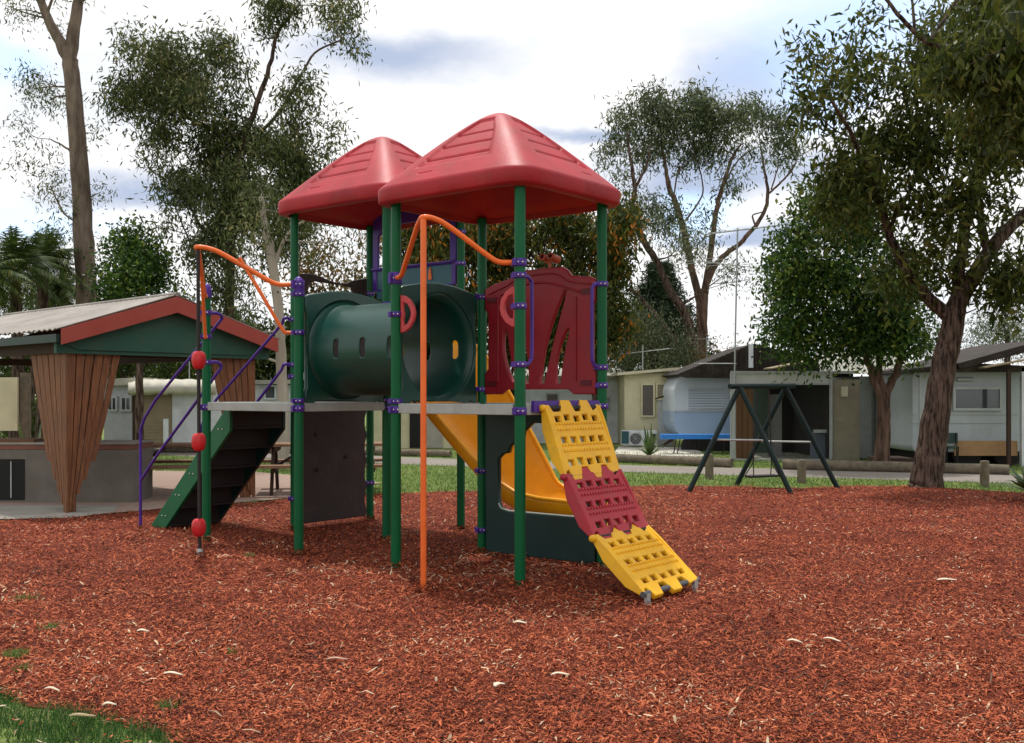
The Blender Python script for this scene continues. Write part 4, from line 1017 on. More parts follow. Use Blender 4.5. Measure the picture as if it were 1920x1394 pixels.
# air conditioner
rt = empty('air_conditioner', gr(1195, 29.2), 'white outdoor air conditioner unit with round fan grille by the cream shed', 'air conditioner')
rect(MB(), 1166, 808, 1232, 836, 29.2, .35).build('casing', M_white, rt, bevel=.02)
c = at(1192, 823, 29.18)
for r_, nm in ((.15, 'fan_grille'),):
    g = MB()
    for q in (.15, .11, .07, .03): g.tube([c + Vector((q * math.cos(t * .3927), 0, q * math.sin(t * .3927))) for t in range(17)], .006, 5, False)
    for t in range(8): g.tube([c, c + Vector((.15 * math.cos(t * .785), 0, .15 * math.sin(t * .785)))], .005, 5)
    fo = g.build(nm, M_grey_metal, rt)
    MB().lathe(c + Vector((0, .008, 0)), [(0, 0), (.16, 0), (.16, -.006), (0, -.006)], 20, ax=(0, -1, 0)).build('fan_recess', mat('dark_grey', (.06, .06, .06), .6), fo)
rect(MB(), 1166, 809, 1179, 832, 29.15, .04).build('label_panel', mat('dark_teal', (.02, .08, .09), .5), rt)
rect(MB(), 1222, 814, 1230, 830, 29.17, .02).build('vent', M_dark, rt)
# blue and white caravan
def caravan1():
    Y = 27.5; rt = empty('blue_white_caravan', gr(1340, Y), 'old rounded caravan, white above and pale blue below, under a rusty roof', 'caravan')
    k = Y / F
    def prof(y0, y1, inset):
        pts = []
        return pts
    a = at(1264, 698, Y); b = at(1560, 818, Y); zt, zb = a.z, b.z; x0, x1 = a.x, b.x; r = .45
    def outline():
        p = []
        for q in range(9):
            th = math.pi / 2 * q / 8; p.append((x0 + r - r * math.cos(th) * 1.0, zt - r * 1.3 + r * 1.3 * math.sin(th)))
        p += [(x1, zt), (x1, zb)]
        for q in range(7):
            th = math.pi / 2 * q / 6; p.append((x0 + r * .7 - r * .7 * math.sin(th) + 0, zb + r * .8 - r * .8 * math.cos(th)))
        return p
    o = outline(); zm = at(0, 772, Y).z
    up = [q for q in o if q[1] >= zm]; lo = [q for q in o if q[1] < zm]
    up2 = [(x0, zm)] + up + [(x1, zm)]; lo2 = [(x1, zm)] + lo + [(x0, zm)]
    MB().poly([(x, Y, z) for x, z in up2], (0, 2.1, 0)).build('upper_body', M_van, rt)
    MB().poly([(x, Y - .006, z) for x, z in lo2], (0, 2.112, 0)).build('lower_body', M_vanblue, rt)
    lv = MB(); A = at(1290, 728, Y); B = at(1366, 766, Y)
    for q in range(8):
        z = B.z + (A.z - B.z) * q / 8; lv.poly([(A.x, Y - .01, z), (A.x, Y - .055, z), (A.x, Y - .012, z + .055), (A.x, Y - .01, z + .055)], (B.x - A.x, 0, 0))
    lv.build('window_shutter', M_van, rt)
    st = MB(); st.box(((x0 + x1) / 2, Y - .01, zm), (x1 - x0, .02, .025)); st.build('trim_strip', M_grey_metal, rt)
    MB().tube([at(1300, 838, Y + .4), at(1300, 838, Y + .6)], .33, 18).build('wheel', M_rubber, rt)
    MB().bar(at(1264, 822, Y + 1), at(1240, 838, Y + 1), .05, .08).build('tow_bar', M_dkwood, rt)
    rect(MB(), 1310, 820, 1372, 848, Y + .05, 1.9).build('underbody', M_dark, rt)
caravan1()
rt = empty('blue_plank_bench', gr(1305, 26), 'long bright blue plank on thin trestle legs before the caravan', 'bench')
rect(MB(), 1241, 815, 1372, 824, 26, .35).build('plank', M_bluep, rt, bevel=.008)
for x in (1268, 1275, 1360): MB().tube([at(x, 824, 26.15), gr(x - 5, 26.15)], .014, 6).build('leg', M_dkwood, rt)
# annex
def annex():
    Y = 23.6; rt = empty('caravan_annex', gr(1480, Y), 'open dark annex with white fascia, beige side screen and timber door', 'annex')
    rect(MB(), 1560, 712, 1612, 868, Y, 3.2).build('beige_screen', M_screen, rt); clad(rt, 1561, 716, 1611, 866, Y, .09, M_screen, 'screen_slat', depth=.010)
    rect(MB(), 1376, 700, 1560, 719, Y - .02, .05).build('fascia_panel', mat('dull_white_paint', (.48, .49, .47), .6, dirt=.3), rt)
    fr = MB(); rect(fr, 1371, 696, 1606, 701, Y - .05, .08); rect(fr, 1371, 719, 1560, 722, Y - .05, .08); rect(fr, 1370, 700, 1377, 865, Y - .04, .07); rect(fr, 1372, 861, 1556, 864, Y - .04, .07); rect(fr, 1556, 701, 1561, 868, Y - .045, .05)
    fr.build('frame', M_grey_metal, rt)
    rect(MB(), 1378, 722, 1556, 864, Y + 3, .05).build('rear_wall', mat('annex_interior_shade', (.022, .02, .019), .85), rt)  # near-black colour paints in the shade inside the annex
    fx0 = at(1380, 0, Y + 3).x; fx1 = at(1556, 0, Y).x
    MB().box(((fx0 + fx1) / 2, Y + 1.5, at(0, 865, Y).z), (fx1 - fx0, 2.9, .06)).build('floor', M_conc, rt)
    a = at(1378, 699, Y + 3); a.z = at(0, 699, Y).z; b = at(1610, 699, Y)
    MB().box(((a.x + b.x) / 2, Y + 1.6, a.z + .02), (b.x - a.x, 3.2, .03)).build('ceiling', M_roofdk, rt)
    d = rect(MB(), 1381, 724, 1412, 862, Y + .25, .05).build('timber_door', M_brownp, rt)
    clad(d, 1381, 724, 1412, 862, Y + .25, .12, M_brownp, 'door_board', True)
    xe = at(1558, 0, Y).x; MB().box((xe - .02, Y + 1.55, at(0, 790, Y).z), (.03, 2.9, at(0, 722, Y).z - at(0, 864, Y).z)).build('shade_lining', mat('annex_interior_shade', (.022, .02, .019), .85), rt)  # dark lining added to paint shade over the screen's inner side
    rect(MB(), 1440, 740, 1466, 860, Y + 1.1, .05).build('grey_door', mat('mid_grey_paint', (.16, .16, .16), .6), rt)
    rect(MB(), 1414, 724, 1440, 850, Y + 1.0, .05).build('green_curtain', mat('dull_green_cloth', (.045, .07, .055), .9), rt)
    rect(MB(), 1520, 810, 1555, 862, Y + .3, .05).build('low_panel', mat('blue_grey_paint', (.10, .12, .15), .6), rt)
    rect(MB(), 1527, 806, 1556, 812, Y + .2, .1).build('shelf', M_grey_metal, rt)
    rect(MB(), 1578, 725, 1590, 744, Y - .06, .06).build('meter_box', mat('cream_box', (.55, .52, .40), .5), rt)
    pole = MB(); pole.tube([at(1378, 862, Y - .1), at(1378, 700, Y - .1)], .02, 8)
    pole.build('corner_pole', M_grey_metal, rt)
    # rusty pitched roof behind, the shadow under it painted in as near-black
    A, B, C_, D = at(1270, 702, 27), at(1412, 645, 27), at(1600, 698, 27), at(1600, 712, 27)
    MB().poly([A, B, at(1500, 664, 27), C_, at(1600, 712, 27), at(1290, 708, 27)], (0, 3.2, 0)).build('shaded_rusty_roof', M_roofdk, rt)
    rb = MB()
    for x in range(1300, 1600, 9): 
        yt = np.interp(x, [1270, 1412, 1600], [702, 645, 698]); rb.bar(at(x, yt - 1, 26.98), at(x, 705, 26.98), .03, .03, up=Vector((0, 1, 0)))
    rb.build('roof_rib', M_roofdk, rt)
    MB().tube([at(1408, 646, 26.7), at(1408, 690, 26.7)], .06, 8).build('flue', M_white, rt)
    MB().bar(at(1440, 692, 24), at(1560, 668, 25), .3, .03).build('awning_sheet', M_tan, rt)
annex()
# white annex right of screen + pale roof
rt = empty('white_annex', gr(1660, 24.5), 'white annex with pale sheet roof behind the forked tree', 'annex')
rect(MB(), 1612, 706, 1712, 864, 24.3, 3).build('wall', M_white, rt)
fr = MB()
for x0, x1 in ((1636, 1640), (1674, 1680), (1690, 1694)): rect(fr, x0, 708, x1, 862, 24.24, .06)
fr.build('wall_batten', M_grey_metal, rt)
window(rt, 1642, 732, 1671, 815, 24.27, M_glass, M_grey_metal); window(rt, 1697, 730, 1711, 812, 24.27, M_glass, M_grey_metal)
A, B = at(1528, 652, 29), at(1640, 655, 29)
MB().add([at(1540, 700, 24.1), at(1722, 704, 24.1), at(1690, 664, 29), at(1530, 655, 29)], [(0, 1, 2, 3)]).build('roof', M_rooflt, rt)
rb = MB()
for k in range(24): rb.tube([at(1540, 700, 24.1).lerp(at(1722, 704, 24.1), k / 23) + UP * .012, at(1530, 655, 29).lerp(at(1690, 664, 29), k / 23) + UP * .012], .02, 5)
rb.build('roof_rib', M_rooflt, rt); rect(MB(), 1700, 715, 1704, 866, 23.9, .05).build('downpipe', M_dkwood, rt)
# caravan 2
def caravan2():
    Y = 21.9; rt = empty('white_caravan', gr(1805, Y), 'dull white boxy caravan with long blue-lit window behind the leaning trunk', 'caravan')
    a, b = at(1711, 694, Y), at(1915, 848, Y)
    bd = MB(); r = .12
    pts = []
    for cx, cz, s in ((a.x + r, a.z - r, 0), (b.x - r, a.z - r, 1), (b.x - r, b.z + r, 2), (a.x + r, b.z + r, 3)):
        for q in range(5):
            th = math.pi - s * math.pi / 2 - q * math.pi / 8; pts.append((cx + r * math.cos(th), Y, cz + r * math.sin(th)))
    bd.poly(pts, (0, 2.2, 0)); bd.build('body', M_van2, rt)
    window(rt, 1788, 728, 1875, 768, Y - .01, M_glass, M_grey_metal)
    st = MB(); rect(st, 1712, 776, 1913, 778, Y - .02, .02); rect(st, 1712, 792, 1885, 794, Y - .02, .02); st.build('trim_strip', M_grey_metal, rt)
    MB().tube([at(1794, 712, Y - .02), at(1824, 712, Y - .02)], .045, 10).build('grab_handle', M_grey_metal, rt)
    rect(MB(), 1724, 700, 1727, 845, Y - .015, .02).build('door_seam', M_grey_metal, rt)
    MB().tube([at(1812, 850, Y + .1), at(1812, 850, Y + .35)], .30, 18).build('wheel', M_rubber, rt)
    MB().tube([at(1890, 850, Y + .1), at(1890, 850, Y + .35)], .30, 18).build('wheel', M_rubber, rt)
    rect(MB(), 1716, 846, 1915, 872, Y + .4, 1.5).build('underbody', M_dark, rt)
caravan2()
rt = rect(MB(), 1790, 827, 1908, 855, 21.6, .04).build('timber_skirt_board', mat('ply_board', (.33, .19, .09), .7)); tag(rt, 'orange-brown plywood board leaning against the white caravan', 'board')
rt = empty('camp_chair', gr(1785, 21.3), 'dark folding chair left of the plywood board', 'chair')
mb = MB()
for x in (1775, 1795): mb.tube([gr(x, 21.2), at(x - 3, 812, 21.5)], .013, 6); mb.tube([gr(x, 21.6), at(x + 2, 838, 21.1)], .013, 6)
mb.build('frame', M_dark, rt); rect(MB(), 1773, 838, 1797, 842, 21.15, .35).build('seat', mat('green_cloth', (.04, .07, .06), .9), rt); rect(MB(), 1774, 812, 1796, 832, 21.5, .02).build('backrest', mat('green_cloth', (.04, .07, .06), .9), rt)
rt = empty('carport_roof', gr(1860, 22.6), 'dark sloping carport roof over the white caravan at the right edge', 'carport')
MB().poly([at(1796, 682, 21.4), at(1960, 636, 21.4), at(1960, 652, 21.4), at(1800, 692, 21.4)], (0, 3.5, 0)).build('roof', M_roofdk, rt)
MB().poly([at(1718, 692, 21.5), at(1800, 680, 21.5), at(1960, 688, 21.5), at(1960, 697, 21.5), at(1716, 698, 21.5)], (0, 2.9, 0)).build('lower_roof', M_roofdk, rt)
MB().bar(at(1840, 690, 21.3), at(1960, 668, 21.3), .3, .03).build('awning_sheet', M_tan, rt)
rect(MB(), 1889, 694, 1896, 884, 21.3, .06).build('post', M_dkwood, rt); rect(MB(), 1916, 690, 1925, 875, 21.5, .1).build('side_post', M_white, rt)
o = rect(MB(), 1655, 860, 1715, 871, 21.6, .9).build('doorstep_mat', M_dkwood); tag(o, 'low dark step beside the forked tree trunk', 'step')
# distant left caravans behind the shelter
def small_annex():
    Y = 26.5; rt = empty('canvas_roof_annex', gr(310, Y), 'small annex with lumpy pale canvas roof and tan slatted wall', 'annex')
    rect(MB(), 252, 738, 322, 832, Y, 2.5).build('slatted_wall', M_tan, rt); clad(rt, 253, 742, 321, 830, Y, .085, M_tan, 'wall_slat', depth=.025)
    rect(MB(), 322, 735, 400, 832, Y + .02, 2.5).build('white_wall', M_white, rt)
    n = 26; vs = []
    for k in range(n + 1):
        x = 240 + 165 * k / n; s = min(1, k / 4)
        for q, (yy, dy) in enumerate(((740, -.35), (728, -.45), (716, -.1), (712, .8), (713, 2.6))):
            vs.append(at(x, yy + 1.0 * math.sin(k * 1.3 + q * 2) + random.uniform(-1.2, 1.2) + (1 - s) * 6 * (q > 0), Y + dy))
    fs = [(k * 5 + q, (k + 1) * 5 + q, (k + 1) * 5 + q + 1, k * 5 + q + 1) for k in range(n) for q in range(4)]
    o = MB().add(vs, fs, True).build('canvas_roof', M_tarp, rt); s_ = o.modifiers.new('s', 'SOLIDIFY'); s_.thickness = .04
    rect(MB(), 306, 786, 315, 832, Y - .5, .05).build('picket', M_white, rt)
    rect(MB(), 248, 736, 253, 832, Y - .03, .05).build('corner_post', M_dkwood, rt)
    MB().tube([at(355, 660, Y + 1), at(355, 715, Y + 1)], .015, 6).build('mast', M_grey_metal, rt)
small_annex()
rt = empty('white_van_home', gr(215, 28), 'white caravan with small paned windows seen under the shelter', 'caravan')
rect(MB(), 195, 722, 250, 834, 28, 2).build('wall', M_white, rt); window(rt, 203, 745, 219, 770, 27.97, M_glass, M_white, 2); window(rt, 228, 745, 246, 770, 27.97, M_glass, M_white, 2)
MB().poly([at(190, 724, 27.8), at(255, 722, 27.8), at(255, 708, 27.8), at(190, 712, 27.8)], (0, 2.4, 0)).build('roof', M_tarp, rt)
rt = empty('pale_cabin', gr(560, 30), 'pale cabin with one window seen between post and pale trunk', 'cabin')
rect(MB(), 395, 722, 560, 835, 30, 3).build('wall', M_white, rt); window(rt, 497, 724, 517, 748, 29.97, M_glass, M_white); window(rt, 420, 750, 450, 785, 29.97, M_glass, M_white)
MB().poly([at(385, 722, 29.7), at(570, 720, 29.7), at(570, 712, 29.7), at(385, 714, 29.7)], (0, 3.6, 0)).build('roof', M_rooflt, rt)
rt = empty('beige_shed', gr(755, 29), 'beige shed with dark doorway seen between the middle posts', 'shed')
rect(MB(), 690, 725, 930, 842, 29, 3).build('wall', M_cream, rt)
rect(MB(), 768, 735, 792, 840, 28.95, .05).build('door', M_dark, rt); rect(MB(), 800, 735, 830, 840, 28.96, .04).build('side_panel', mat('grey_beige', (.35, .33, .28), .7), rt)
MB().poly([at(680, 728, 28.7), at(940, 726, 28.7), at(940, 716, 28.7), at(680, 718, 28.7)], (0, 3.6, 0)).build('roof', M_rooflt, rt)

# TV antennas
def antenna(px, ytop, ybase, Y, arms, label, tilt=0, r=.018):
    rt = empty('tv_antenna', at(px, ybase, Y), label, 'antenna')
    MB().tube([at(px, ybase, Y), at(px + tilt, ytop, Y)], r, 8).build('mast', M_grey_metal, rt)
    for (y, x0, x1, dy, n, el) in arms:
        b = MB(); p, q = at(x0, y + dy, Y + .3), at(x1, y - dy, Y - .3); b.tube([p, q], .010, 6)
        for k in range(n):
            c = p.lerp(q, k / max(1, n - 1)); h = el * (1 - .4 * k / n); b.tube([c + Vector((-.35 * h, h, .06 * h)), c - Vector((-.35 * h, h, .06 * h))], .0045, 5)
        b.build('aerial_arm', M_grey_metal, rt)
antenna(1374, 428, 862, 23.3, [(432, 1318, 1455, 8, 9, .8), (497, 1300, 1440, -8, 8, .9), (682, 1310, 1374, 0, 2, .2)], 'tall thin TV antenna mast rising above the caravan annex', 9)
antenna(1205, 648, 694, 31, [(660, 1150, 1255, 6, 8, .3)], 'low TV antenna on the cream shed roof')
antenna(1325, 632, 680, 33, [(636, 1304, 1342, 0, 4, .22)], 'small TV antenna in front of the forked gum trunk')

# ================================================================ TREES
def leaves(centers, n_per, spread, ln, wd, droop, m, parent, name='crown', seed=0, squash=.8):
    rg = np.random.default_rng(seed); C_ = np.repeat(centers, n_per, 0); n = len(C_)
    off = rg.normal(0, 1, (n, 3)) * spread; off[:, 2] *= squash
    P0 = C_ + off
    d = rg.normal(0, 1, (n, 3)); d[:, 2] -= droop; d /= np.linalg.norm(d, axis=1)[:, None]
    s = np.cross(d, rg.normal(0, 1, (n, 3))); s /= np.linalg.norm(s, axis=1)[:, None]
    l = (ln * (.6 + .8 * rg.random(n)))[:, None]; w = (wd * (.6 + .8 * rg.random(n)))[:, None]
    v = np.stack([P0, P0 + d * l * .45 + s * w / 2, P0 + d * l, P0 + d * l * .45 - s * w / 2], 1).reshape(-1, 3)
    return from_mesh_np(name, v, np.arange(n)[:, None] * 4 + np.array([[0, 1, 2, 3]]), m, parent)
def tree(name, label, cat, Y, lines, blobs, lm, bm, seed, dens=1.0, ln=.12, wd=.025, droop=1.2, group=None, spread=.22, per=14, base=None, twig=True, squash=1.05, n_side=16, gap=-.75, gapf=2.4):
    """lines: [[(px,py,r_px[,Y])...]...]; blobs: [(px,py,rx,ry[,density[,dY]])...]"""
    rg = np.random.default_rng(seed); k = Y / F
    b0 = lines[0][0]; rt = empty(name, gr(b0[0], b0[3] if len(b0) > 3 else Y), label, cat, group)
    tr = MB(); nodes = []; nr = []
    for li in lines:
        pts = [at(p[0], p[1], p[3] if len(p) > 3 else Y) for p in li]; rs = [p[2] * k for p in li]
        sm = bez(pts, 5); rr = list(np.interp(np.linspace(0, len(rs) - 1, len(sm)), range(len(rs)), rs))
        sm = [p + Vector(rg.normal(0, .05 if r_ > .1 else .15, 3).tolist()) * r_ for p, r_ in zip(sm, rr)]
        tr.tube(sm, [max(.006, r_ * rg.uniform(.975, 1.03)) for r_ in rr], n_side if rr[0] > .05 else 6)
        for p, r_ in zip(sm, rr): nodes.append(p); nr.append(r_)
    cs = []
    for b in blobs:
        px, py, rx, ry = b[:4]; de = b[4] if len(b) > 4 else 1; dY = b[5] if len(b) > 5 else rg.uniform(-.8, .8)
        c = at(px, py, Y + dY); RX, RZ = rx * k, ry * k; RY = min(RX, RZ * 1.6) * 1.0
        nd = np.array([tuple(q) for q in nodes]); dist = np.linalg.norm(nd - np.array(c), axis=1) + (nd[:, 2] > c.z) * .8; j = int(dist.argmin())
        if twig and dist[j] > .25:
            a = nodes[j]; m_ = a.lerp(c, .5) + Vector(rg.normal(0, .08, 3).tolist()) * float(dist[j]) - UP * .05 * float(dist[j])
            bb = bez([a, m_, c], 5); r0 = min(nr[j] * .6, .02 + .012 * float(dist[j])); 
            tr.tube(bb, list(np.linspace(r0, .008, len(bb))), 6)
            for p, r_ in zip(bb[1:], np.linspace(r0, .008, len(bb))[1:]): nodes.append(p); nr.append(float(r_))
        vol = RX * RZ * (RY + .3); n = max(6, int(dens * de * 62 * vol ** .7))
        u = rg.normal(0, 1, (n, 3)); u /= np.linalg.norm(u, axis=1)[:, None]; u *= (rg.random(n) ** .45)[:, None]
        pc = np.array(c) + u * np.array([RX, RY, RZ])
        q_ = pc * gapf + seed; g_ = np.sin(q_[:, 0] * 1.7 + 1.3 * np.sin(q_[:, 2])) + np.sin(q_[:, 1] * 1.9 + q_[:, 0] * .6) + np.sin(q_[:, 2] * 2.3 + 1.1 * np.sin(q_[:, 1] * 1.3))
        pc = pc[g_ > gap]
        nd = np.array([tuple(q) for q in nodes])
        for q in pc:
            cs.append(q)
            if twig and rg.random() < .22:
                ds = np.linalg.norm(nd - q, axis=1); j = int(ds.argmin())
                if ds[j] < 2.5: 
                    a = nodes[j]; e = Vector(q.tolist()); m_ = a.lerp(e, .5) + Vector(rg.normal(0, .06, 3).tolist()) * float(ds[j]); tr.tube([a, m_, e], [.010, .007, .003], 4, False)
    tr.build('trunk', bm, rt, normals=False)
    cs = np.array(cs); leaves(cs, int(per * 2.0), spread, ln * 1.12, wd * 1.15, droop, lm, rt, 'crown', seed + 1, squash)
    return rt

GRP = 'tall gum trees around the playground'
tree('gum_tree', 'tall bare-trunked gum rising behind the barbecue shelter, forked at the top', 'tree', 26,
     [[(168, 852, 22), (166, 700, 20), (162, 560, 19), (156, 430, 18), (148, 300, 16), (138, 180, 15), (131, 110, 14)],
      [(131, 115, 12), (108, 70, 10), (85, 25, 8), (60, -40, 6)], [(131, 115, 12), (140, 50, 11), (147, 0, 9), (152, -60, 7)], [(147, 0, 6), (165, -10, 6), (200, -40, 5)],
      [(140, 290, 3), (120, 275, 2), (95, 262, 1.2)], [(150, 420, 2), (120, 400, 2), (95, 350, 1)], [(88, 28, 3), (100, -10, 2)]],
     [(70, 165, 35, 22, .9), (100, 190, 25, 20, .7), (40, 235, 30, 14, .3), (70, 270, 40, 12, .3), (105, 320, 30, 25, .5), (80, 350, 30, 18, .35), (30, 18, 40, 22, .7), (10, 10, 30, 20, .6), (115, 50, 16, 22, .6), (60, 140, 20, 12, .5),
      (125, 400, 30, 20, .7), (110, 370, 22, 30, .5), (175, 250, 10, 20, .3), (190, 360, 14, 20, .2), (40, 300, 30, 10, .2), (120, -30, 70, 25, .8)], M_lf_gum, M_bark_e, 11, dens=1.8, group=GRP, per=13, spread=.2)
tree('gum_tree', 'big leafy many-stemmed gum above and behind the left red roof', 'tree', 25,
     [[(425, 857, 9), (428, 700, 9), (430, 560, 9), (434, 450, 8.5), (440, 350, 8), (456, 270, 6), (482, 195, 5), (506, 125, 4), (522, 60, 3), (560, 10, 2)],
      [(438, 340, 6), (415, 260, 5), (375, 232, 4.5), (340, 215, 3)], [(452, 285, 4), (520, 215, 3), (560, 150, 2.6), (590, 100, 2), (640, 75, 1.5)], [(482, 195, 2), (465, 150, 1.6), (470, 115, 1)],
      [(430, 520, 3.5), (390, 450, 3), (350, 380, 2.2), (300, 330, 1.2)], [(428, 560, 3), (380, 510, 2), (350, 440, 1.6), (325, 380, 1)], [(560, 150, 1.5), (590, 150, 1)], [(434, 450, 5), (470, 400, 4), (500, 330, 3)]],
     [(300, 110, 80, 34), (350, 140, 80, 42), (265, 150, 60, 32), (400, 110, 40, 32), (235, 190, 35, 20), (300, 185, 70, 34), (370, 190, 60, 30), (230, 215, 40, 18, .7), (250, 75, 36, 26, .55), (400, 70, 28, 22, .35), (220, 60, 20, 22, .35), (430, 90, 20, 20, .3),
      (330, 230, 40, 18, .6), (270, 300, 55, 18, .28), (320, 320, 50, 20, .3), (410, 250, 60, 30, .8), (470, 270, 60, 34), (520, 290, 55, 34), (560, 300, 40, 30), (420, 320, 60, 34), (390, 300, 40, 28, .8), (480, 330, 70, 34), (540, 360, 55, 36),
      (430, 390, 60, 40, 1.4), (490, 410, 60, 40, 1.4), (560, 400, 40, 40), (400, 440, 40, 36, 1), (460, 480, 60, 36, .9), (520, 460, 40, 36, .7), (560, 240, 34, 34, .6), (590, 200, 22, 32, .45), (550, 190, 24, 24, .4), (525, 180, 24, 20, .3), (620, 240, 30, 16, .2), (655, 225, 20, 18, .35), (610, 290, 24, 20, .3),
      (500, 40, 36, 30, .5), (545, 30, 46, 26, .8), (590, 20, 46, 24, .9), (640, 15, 40, 24, .9), (620, 55, 30, 16, .5), (665, 60, 12, 30, .6), (670, 90, 12, 12, .5), (480, 60, 30, 20, .3), (520, 0, 60, 20, .8),
      (350, 250, 60, 30, .9), (300, 250, 50, 22, .6), (380, 360, 50, 34), (350, 330, 50, 30, .7), (440, 210, 40, 34, .7), (580, 350, 50, 40), (600, 260, 50, 40, .6), (560, 160, 30, 30, .5), (450, 140, 30, 40, .4), (380, 480, 40, 40, .7), (540, 420, 50, 40), (340, 360, 34, 24, .4), (310, 400, 32, 26, .4), (345, 450, 26, 30, .4), (280, 430, 20, 20, .3), (370, 520, 24, 24, .4), (420, 540, 40, 34, .5), (300, 370, 26, 20, .3)],
     M_lf_gum, M_bark_d, 21, dens=2.7, group=GRP, per=15, spread=.2, ln=.15, wd=.034, gap=-.45)
tree('gum_tree', 'slender gum with smooth pale trunk directly behind the left rope arch', 'tree', 22,
     [[(530, 873, 13), (532, 780, 11), (528, 700, 10), (524, 600, 9.5), (512, 500, 9), (498, 430, 7), (490, 370, 5)], [(512, 500, 4), (540, 440, 3), (590, 400, 2)]],
     [(480, 560, 34, 34, .35), (470, 620, 40, 34, .5), (450, 670, 40, 26, .5), (545, 400, 24, 30, .5), (600, 410, 40, 26, .4), (650, 400, 36, 24, .35), (590, 440, 30, 18, .35), (660, 440, 30, 18, .3), (500, 350, 50, 30, .8), (450, 520, 30, 24, .5), (500, 400, 44, 34, 1), (470, 440, 40, 34, .9), (520, 440, 30, 26, .8), (560, 440, 30, 40, .5), (620, 480, 40, 30, .4)],
     M_lf_gum, M_bark_p, 31, dens=1.9, group=GRP, per=13)
tree('bronze_shrub_tree', 'bronze-leaved tree glimpsed between the left posts beneath the roof', 'tree', 29,
     [[(600, 840, 5), (598, 700, 4), (595, 560, 3)]], [(585, 500, 34, 30), (610, 480, 34, 30), (570, 530, 30, 26), (640, 520, 34, 28, .7), (560, 470, 22, 24, .7), (600, 550, 40, 30), (670, 500, 30, 20, .5), (690, 460, 30, 26, .5)],
     M_lf_bronze, M_bark_d, 41, dens=1.1, per=13, ln=.14, wd=.045)
tree('round_evergreen', 'dense rounded dark green tree standing behind the shelter ridge', 'tree', 23,
     [[(262, 866, 8), (262, 720, 7), (260, 600, 5), (258, 500, 3)]],
     [(240, 450, 36, 26), (262, 470, 55, 34), (222, 495, 42, 34), (285, 510, 46, 36), (250, 530, 60, 40), (310, 555, 34, 34), (200, 545, 30, 34), (260, 590, 70, 40), (330, 590, 25, 30)], M_lf_green, M_bark_d, 51, dens=3.6, ln=.09, wd=.045, droop=.3, per=16, spread=.16)
def palm(px, Y, ptop, label, nf, L_f, seed):
    rg = random.Random(seed); c = at(px, ptop, Y); rt = empty('palm_tree', gr(px, Y), label, 'palm', 'shaggy palms at the far left')
    MB().tube([gr(px, Y), gr(px, Y).lerp(c, .5) + Vector((.08, 0, 0)), c], [.17, .14, .12], 10).build('trunk', M_bark_d, rt)
    vs = []; fs = []
    for k in range(nf):
        a = rg.uniform(0, 6.28); e = rg.uniform(-.5, 1.35); l = L_f * rg.uniform(.75, 1.1); d = Vector((math.cos(a) * math.cos(e), math.sin(a) * math.cos(e), math.sin(e)))
        P_ = [c + d * l * t - UP * l * .75 * t * t * math.cos(e) for t in [q / 22 for q in range(23)]]
        for q in range(2, 23):
            t = (P_[q] - P_[q - 1]).normalized(); sd_ = t.cross(UP).normalized(); w = .42 * math.sin(math.pi * min(1, q / 23 + .12)) * rg.uniform(.8, 1.1)
            for sg in (-1, 1):
                for h in (0, .5):
                    p0 = P_[q - 1].lerp(P_[q], h); tip = p0 + (sd_ * sg + t * .8 - UP * rg.uniform(.3, .9)).normalized() * w; wv = t * .013; b = len(vs)
                    vs += [p0 - wv, p0 + wv, tip]; fs.append((b, b + 1, b + 2))
    MB().add(vs, fs).build('fronds', M_lf_palm, rt, normals=False)
palm(28, 24, 505, 'tallest shaggy palm at the left edge behind the shelter roof', 46, 1.5, 1)
palm(78, 25.5, 490, 'shaggy palm second from the left edge, nearer the bare gum trunk', 44, 1.4, 2)
palm(-30, 23, 520, 'shaggy palm cut off by the left edge of the photo', 40, 1.5, 3)
palm(115, 27, 545, 'lower palm just left of the bare gum trunk', 36, 1.2, 4)
tree('backdrop_tree', 'olive shrubby tree growing among the palms', 'tree', 28.5, [[(60, 845, 5), (60, 650, 4), (60, 540, 3)]], [(0, 560, 60, 40), (60, 560, 60, 40), (110, 580, 50, 34), (90, 520, 30, 26, .6)], M_lf_dark, M_bark_d, 61, dens=2.2)
tree('bronze_shrub_tree', 'brownish shrubby tree between the weeping tree and the bare gum trunk', 'tree', 28,
     [[(125, 845, 5), (122, 650, 4), (118, 500, 3)]], [(105, 440, 34, 22, .7), (140, 430, 26, 26, .6), (120, 480, 34, 26, .7), (185, 470, 20, 30, .4), (145, 550, 30, 34, .8), (190, 530, 20, 30, .6)], M_lf_orange, M_bark_d, 71, dens=1.2, per=12)
tree('backdrop_tree', 'dark bushy tree filling the gap under the shelter roof', 'tree', 31,
     [[(230, 834, 7), (228, 780, 6), (232, 730, 5), (225, 690, 4)], [(230, 740, 3), (250, 690, 2)]], [(150, 660, 70, 34), (230, 670, 60, 30), (300, 680, 60, 26), (360, 670, 50, 34), (420, 660, 40, 40), (60, 680, 70, 40), (60, 790, 30, 30, .8)], M_lf_dark, M_bark_d, 81, dens=3.4, per=14, wd=.04, ln=.12, spread=.25)
tree('backdrop_tree', 'broad dull green tree behind the stairs and left posts', 'tree', 33,
     [[(640, 830, 6), (640, 700, 5), (630, 600, 4)]], [(420, 620, 60, 40, .8), (480, 660, 60, 34, .8), (560, 650, 50, 50), (620, 620, 50, 50), (680, 640, 60, 50), (740, 600, 60, 60), (690, 560, 50, 30, .7), (800, 560, 60, 50), (790, 650, 60, 50), (860, 650, 50, 50)], M_lf_dark, M_bark_d, 91, dens=3.4, per=14, ln=.17, wd=.06, gap=-1.3, spread=.28)
